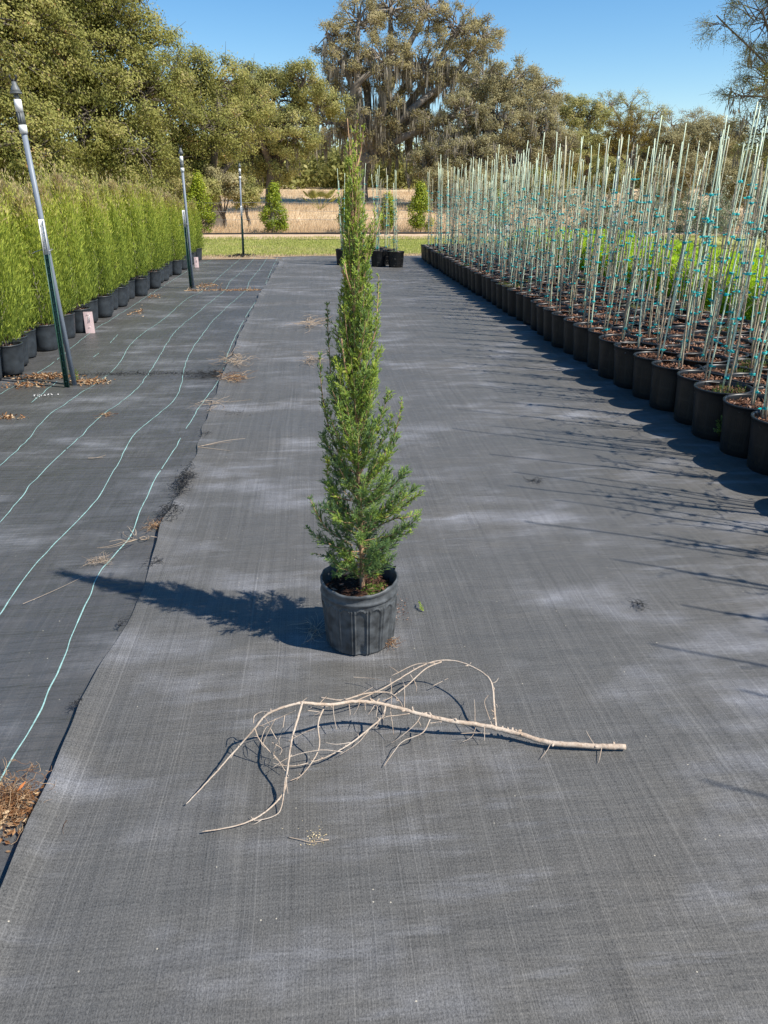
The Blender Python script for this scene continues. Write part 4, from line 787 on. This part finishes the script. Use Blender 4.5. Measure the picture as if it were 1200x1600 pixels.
for pts in ([(745, 1130, .05), (738, 1150, .02), (722, 1160, .008)], [(757, 1136, .045), (757, 1158, .02)], [(742, 1128, .05), (742, 1110, .07), (741, 1093, .09)], [(770, 1136, .04), (762, 1115, .07), (757, 1097, .09), (763, 1086, .1)], [(768, 1068, .12), (775, 1065, .125), (779, 1059, .13)], [(860, 1162, .02), (855, 1172, .012), (845, 1185, .006)], [(940, 1167, .014), (938, 1180, .01), (935, 1192, .005)], [(928, 1163, .015), (920, 1150, .03), (916, 1142, .04)], [(590, 1100, .1), (588, 1118, .08), (585, 1125, .06)], [(545, 1098, .12), (547, 1115, .1), (545, 1120, .09)], [(562, 1098, .12), (558, 1108, .1), (552, 1118, .08)], [(570, 1098, .115), (571, 1110, .1)], [(520, 1101, .14), (522, 1120, .11), (526, 1140, .09)], [(585, 1102, .1), (580, 1110, .09), (575, 1117, .08)], [(632, 1109, .085), (632, 1075, .1), (630, 1065, .1)], [(610, 1060, .08), (612, 1085, .07), (610, 1110, .05)],
            [(720, 1146, .03), (745, 1145, .03), (765, 1146, .03)], [(550, 1058, .03), (580, 1060, .04), (612, 1066, .06)], [(676, 1072, .02), (700, 1060, .03)], [(641, 1054, .1), (650, 1068, .08)], [(470, 1098, .17), (480, 1090, .18)], [(497, 1102, .14), (505, 1093, .14), (510, 1088, .14)], [(446, 1205, .06), (448, 1225, .05), (450, 1240, .04)], [(435, 1155, .08), (437, 1165, .06)], [(610, 1112, .08), (613, 1130, .05), (615, 1148, .03)], [(480, 1110, .14), (500, 1113, .13), (490, 1118, .12)], [(415, 1118, .15), (400, 1130, .1), (412, 1135, .1)], [(425, 1160, .07), (440, 1170, .05), (437, 1180, .04)]):
    limb(pts, .0017, .0008, 'twig', 5)

# ------------------------------------------------------------------ litter on the mats
def fibres(name, label, cat, c, rx, ry, n, ln, r, m_, h=.02, curl=.5, group=None, dirx=0):
    g = MB(); root = np.array([c[0], c[1], .018 if c[0] < -.85 else .03])
    for _ in range(n):
        p = np.array([rng.normal(0, rx * .5), rng.normal(0, ry * .5), rng.uniform(0, h)]); a = rng.uniform(0, 2 * pi) if not dirx else rng.normal(dirx, .5); d = np.array([cos(a), sin(a), rng.normal(0, .15)]); pts = [p]; l = ln * rng.uniform(.5, 1.4); kk = rng.normal(0, curl)
        for j in range(5):
            a2 = kk * (j + 1); q = np.array([d[0] * cos(a2) - d[1] * sin(a2), d[0] * sin(a2) + d[1] * cos(a2), d[2]]); p = p + q * l / 5; p[2] = np.clip(p[2] + rng.normal(0, h * .15), .001, h * 1.6); pts.append(p)
        P = np.array(pts); rr = np.linspace(r, r * .5, 5); g.prisms(P[:-1], P[1:], rr, rr * .85, 3, rng.random())
    return tag(ob(name, g.mesh(name, m_), None, root), label, cat, group)
def crumbs(name, label, cat, c, rx, ry, n, sz, m_, h=.01, group=None, flat=.35):
    g = MB(); C = np.stack([rng.normal(0, rx * .5, n), rng.normal(0, ry * .5, n), rng.uniform(0, h, n)], -1); e = np.exp(-(C[:, 0] / rx) ** 2 - (C[:, 1] / ry) ** 2); C[:, 2] *= e
    d = rng.normal(0, 1, (n, 3)); d[:, 2] *= flat; d /= np.linalg.norm(d, axis=1, keepdims=True); W = np.cross(d, rng.normal(0, .4, (n, 3)) + [0, 0, 1]); W /= np.linalg.norm(W, axis=1, keepdims=True)
    s_ = sz * rng.uniform(.4, 1.4, n); v = rng.random(n); g.quads(C, d, W, s_, s_ * .5, v); g.quads(C + [0, 0, sz * .12], d, np.cross(d, W), s_, s_ * .3, v)
    return tag(ob(name, g.mesh(name, m_), None, (c[0], c[1], .016 if c[0] < -.85 else .03)), label, cat, group)
G2 = gp(10, 1268)
fibres('dry_thatch_clump', 'rusty brown clump of dry leaves and thatch on the old mat at the left edge', 'litter', G2, .10, .10, 420, .05, .0009, M['thatch'], .045, .6)
crumbs('leaf_litter', 'flat straw and bark bits under the rusty thatch clump', 'litter', gp(5, 1285), .12, .10, 260, .022, M['thatch'], .03)
lf_ = MB(); lf_.quads(np.array([[0, 0, .03]]), np.array([[.5, .8, .3]]), np.array([[.8, -.5, 0]]), .035, .012); tag(ob('orange_leaf', lf_.mesh('orange_leaf', M['orange']), None, gp(33, 1262) + [0, 0, .03]), 'single orange leaf sticking out of the rusty thatch clump', 'leaf')
tw = MB(); tw.tube(catmull([gp(450, 1308, .034), gp(470, 1312, .036), gp(488, 1316, .036), gp(514, 1312, .036)], 5), .0012, 5); tw.tube([gp(490, 1311, .036), gp(514, 1312, .036)], .0008, 4); tag(ob('fallen_twig', tw.mesh('fallen_twig', M['strawfibre'])), 'short straw twig in front of the dead branch', 'twig')
crumbs('pale_crumbs', 'pale yellow crumbs spilled below the short straw twig', 'litter', gp(492, 1325), .03, .03, 90, .006, M['crumb'], .004)
crumbs('pale_crumbs', 'sparse pale specks above the short straw twig', 'litter', gp(488, 1300), .08, .05, 40, .004, M['crumb'], .002)
c = gp(655, 958); g = MB(); sp_ = catmull([(0, .02, .01), (.004, 0, .02), (.0, -.02, .012), (.012, -.035, .005)], 6); fol = MB(); spray(sp_, .6, .35, 0, .003); tag(ob('juniper_sprig', fol.mesh('juniper_sprig', M['juniper']), None, (c[0], c[1], .03)), 'tiny green juniper sprig lying right of the ribbed pot', 'sprig')
fibres('root_wisps', 'reddish dry root wisps at the right foot of the ribbed pot', 'litter', gp(607, 1018), .03, .02, 60, .04, .0009, M['thatch'], .03, .7)
fibres('root_wisps', 'thin dark roots in the shade at the left foot of the ribbed pot', 'litter', gp(492, 1000), .05, .05, 26, .09, .0011, M['deadwood'], .02, .3)
crumbs('soil_crumbs', 'reddish soil crumbs spilled right of the ribbed pot', 'litter', gp(622, 960), .04, .10, 90, .006, M['bark_soil'], .004)
W_ = 'curled dry weeds on the mats'
fibres('dry_weed', 'pale curled dry weed stems beside the outermost green thread near the juniper shadow', 'dry weed', gp(215, 852), .04, .05, 9, .16, .0022, M['strawfibre'], .03, .45, W_)
fibres('dry_weed', 'small orange tinged dry weed at the seam above the juniper shadow', 'dry weed', gp(244, 828), .04, .05, 60, .07, .001, M['thatch'], .02, .4, W_)
fibres('dry_weed', 'flat straw tuft just above the tip of the juniper shadow', 'dry weed', gp(157, 883), .05, .04, 60, .06, .0009, M['strawfibre'], .012, .4, W_)
fibres('dry_weed', 'wiry straw tangle on the woven mat level with the middle sprinkler post', 'dry weed', gp(488, 511), .14, .3, 42, .3, .0028, M['strawfibre'], .05, .5, W_)
fibres('dry_weed', 'thin straw tuft left of the juniper about halfway along the aisle', 'dry weed', gp(488, 568), .11, .14, 26, .22, .0025, M['strawfibre'], .03, .5, W_)
fibres('dry_weed', 'large dry weed on the seam where the frayed crease ends', 'dry weed', gp(364, 572), .12, .18, 60, .18, .0026, M['strawfibre'], .06, .5, W_)
fibres('dry_weed', 'russet dry weed lower on the seam by the frayed crease', 'dry weed', gp(366, 598), .12, .12, 80, .12, .002, M['thatch'], .04, .5, W_)
fibres('dry_weed', 'small curled stem on the seam below the frayed crease', 'dry weed', gp(340, 636), .08, .10, 14, .2, .002, M['strawfibre'], .02, .5, W_)
fibres('dry_weed', 'dry pale weed on the left mat crossing between threads', 'dry weed', gp(165, 652), .05, .04, 26, .07, .0018, M['thatch'], .012, .5, W_)
fibres('dry_weed', 'single bent stem on the left mat above the junction of threads', 'dry weed', gp(140, 720), .01, .01, 2, .12, .002, M['strawfibre'], .006, .3, W_, dirx=-.6)
fibres('dry_weed', 'straight pale stem lying across the seam beside the long shadowed edge', 'dry weed', gp(315, 705), .02, .02, 3, .22, .0022, M['strawfibre'], .01, .1, W_, dirx=.5)
fibres('dry_weed', 'long thin stem at the left edge below the juniper shadow', 'dry weed', gp(32, 950), .01, .01, 1, .3, .0012, M['strawfibre'], .006, .12, W_, dirx=.5)
fibres('dry_weed', 'small dark dry weed right of the aisle centre below the long stake shadows', 'dry weed', gp(998, 955), .03, .02, 24, .05, .0013, M['blackfibre'], .012, .6, W_)
fibres('dry_weed', 'tiny dark tuft in the aisle left of the long stake shadows', 'dry weed', gp(836, 760), .03, .03, 20, .06, .0013, M['blackfibre'], .012, .6, W_)
T_ = 'frayed mat threads'
for px, py, n, rx, ry, lab in ((325, 590, 260, .22, .10, 'big black tangle of frayed threads at the right end of the nearer crease'), (288, 762, 160, .035, .22, 'frayed black threads along the seam in the left foreground'), (266, 812, 90, .04, .12, 'frayed threads on the seam by the curled dry weeds'), (443, 420, 60, .1, .6, 'frayed threads at the far end of the seam'), (322, 684, 30, .04, .05, 'small frayed tuft on the seam right of the green threads'), (243, 888, 40, .04, .04, 'small frayed tuft where the juniper shadow crosses the seam'), (192, 986, 22, .015, .03, 'few frayed threads on the seam left of the pot shadow'), (425, 447, 50, .12, .2, 'frayed threads where the farther crease meets the seam'), (370, 652, 24, .10, .05, 'thin frayed threads on the woven mat by the seam'), (125, 1112, 24, .02, .03, 'frayed notch threads on the seam in the near foreground')):
    fibres('frayed_threads', lab, 'threads', gp(px, py), rx, ry, n, .06 if n > 80 else .028, .0016 if n > 80 else .0011, M['blackfibre'], .035 if n > 80 else .012, .6, T_)
g = MB(); n = 500; x = rng.uniform(-2.35, -1.05, n); x = x[x < -1.2 - .0 * x]; n = len(x); y = SE1(x) + rng.normal(0, .03, n); A = np.stack([x, y, np.full(n, .016)], -1); d = rng.normal(0, 1, (n, 3)); d[:, 2] = abs(d[:, 2]) * .5; d /= np.linalg.norm(d, axis=1, keepdims=True); g.prisms(A, A + d * rng.uniform(.01, .05, (n, 1)), .0016, .001, 3, rng.random(n))
tag(ob('frayed_threads', g.mesh('frayed_threads', M['blackfibre'])), 'long frayed edge of the nearer crease across the old mat', 'threads', T_)
g = MB(); n = 260; x = rng.uniform(-2.2, -.95, n); y = SE2(x) + rng.normal(0, .05, n); A = np.stack([x, y, np.full(n, .012)], -1); d = rng.normal(0, 1, (n, 3)); d[:, 2] = abs(d[:, 2]) * .4; d /= np.linalg.norm(d, axis=1, keepdims=True); g.prisms(A, A + d * rng.uniform(.02, .10, (n, 1)), .004, .002, 3, rng.random(n))
tag(ob('straw_litter', g.mesh('straw_litter', M['thatch'])), 'thin line of straw caught along the farther crease of the old mat', 'litter')
MU = 'bark mulch spilled on the old mat'
for px, py, rx, ry, n, lab in ((70, 592, .32, .10, 320, 'largest patch of spilled bark left of the nearest sprinkler post'), (140, 600, .18, .10, 160, 'spilled bark just right of the nearest sprinkler post'), (10, 657, .14, .05, 90, 'tan bark patch at the left edge below the first pots'), (40, 605, .2, .1, 90, 'bark crumbs at the foot of the first juniper pot'), (215, 490, .12, .3, 60, 'bark crumbs along the front of the juniper pots'), (325, 448, .25, .3, 160, 'bark crumbs on the farther crease right of the middle sprinkler post'), (240, 466, .1, .3, 40, 'bark crumbs below the junipers before the middle sprinkler post')):
    crumbs('spilled_mulch', lab, 'mulch', gp(px, py), rx, ry, n, .03, M['thatch'], .025, MU)
crumbs('gravel', 'white gravel bits on the old mat left of the nearest sprinkler post', 'gravel', gp(62, 622), .12, .12, 14, .016, M['scribble'], .01, flat=.9)
crumbs('soil_ring', 'scatter of dark soil at the foot of the farthest sprinkler post', 'litter', gp(378, 401), .3, .3, 200, .05, M['blackfibre'], .05)
for px, py, s_, lab in ((1133, 665, .9, 'green weed growing from the side of a near black pot'), (118, 600, .8, 'bright green weed tuft at the base of the nearest sprinkler post')):
    c = gp(px, py, .15 if px > 600 else 0); g = MB(); n = 26; A = np.zeros((n, 3)); A[:, 2] = rng.uniform(0, .12, n) * s_; a = rng.uniform(0, 2 * pi, n); d = np.stack([np.cos(a), np.sin(a), rng.uniform(.1, 1, n)], -1); d /= np.linalg.norm(d, axis=1, keepdims=True); g.tube([(0, 0, -.02), (.004, 0, .06), (0, .004, .13 * s_)], .0018, 4)
    for q in range(5):
        p = A + d * (.03 * q / 4 + .004) ; dd = d + rng.normal(0, .6, (n, 3)); dd /= np.linalg.norm(dd, axis=1, keepdims=True); W = np.cross(dd, rng.normal(0, 1, (n, 3))); W /= np.linalg.norm(W, axis=1, keepdims=True); g.quads(p, dd, W, .016, .009, rng.uniform(.3, 1, n))
    tag(ob('green_weed', g.mesh('green_weed', M['weed']), None, (c[0] - (.03 if px > 600 else 0), c[1], (.10 if px > 600 else .015))), lab, 'weed')
print('objects', len(bpy.data.objects))
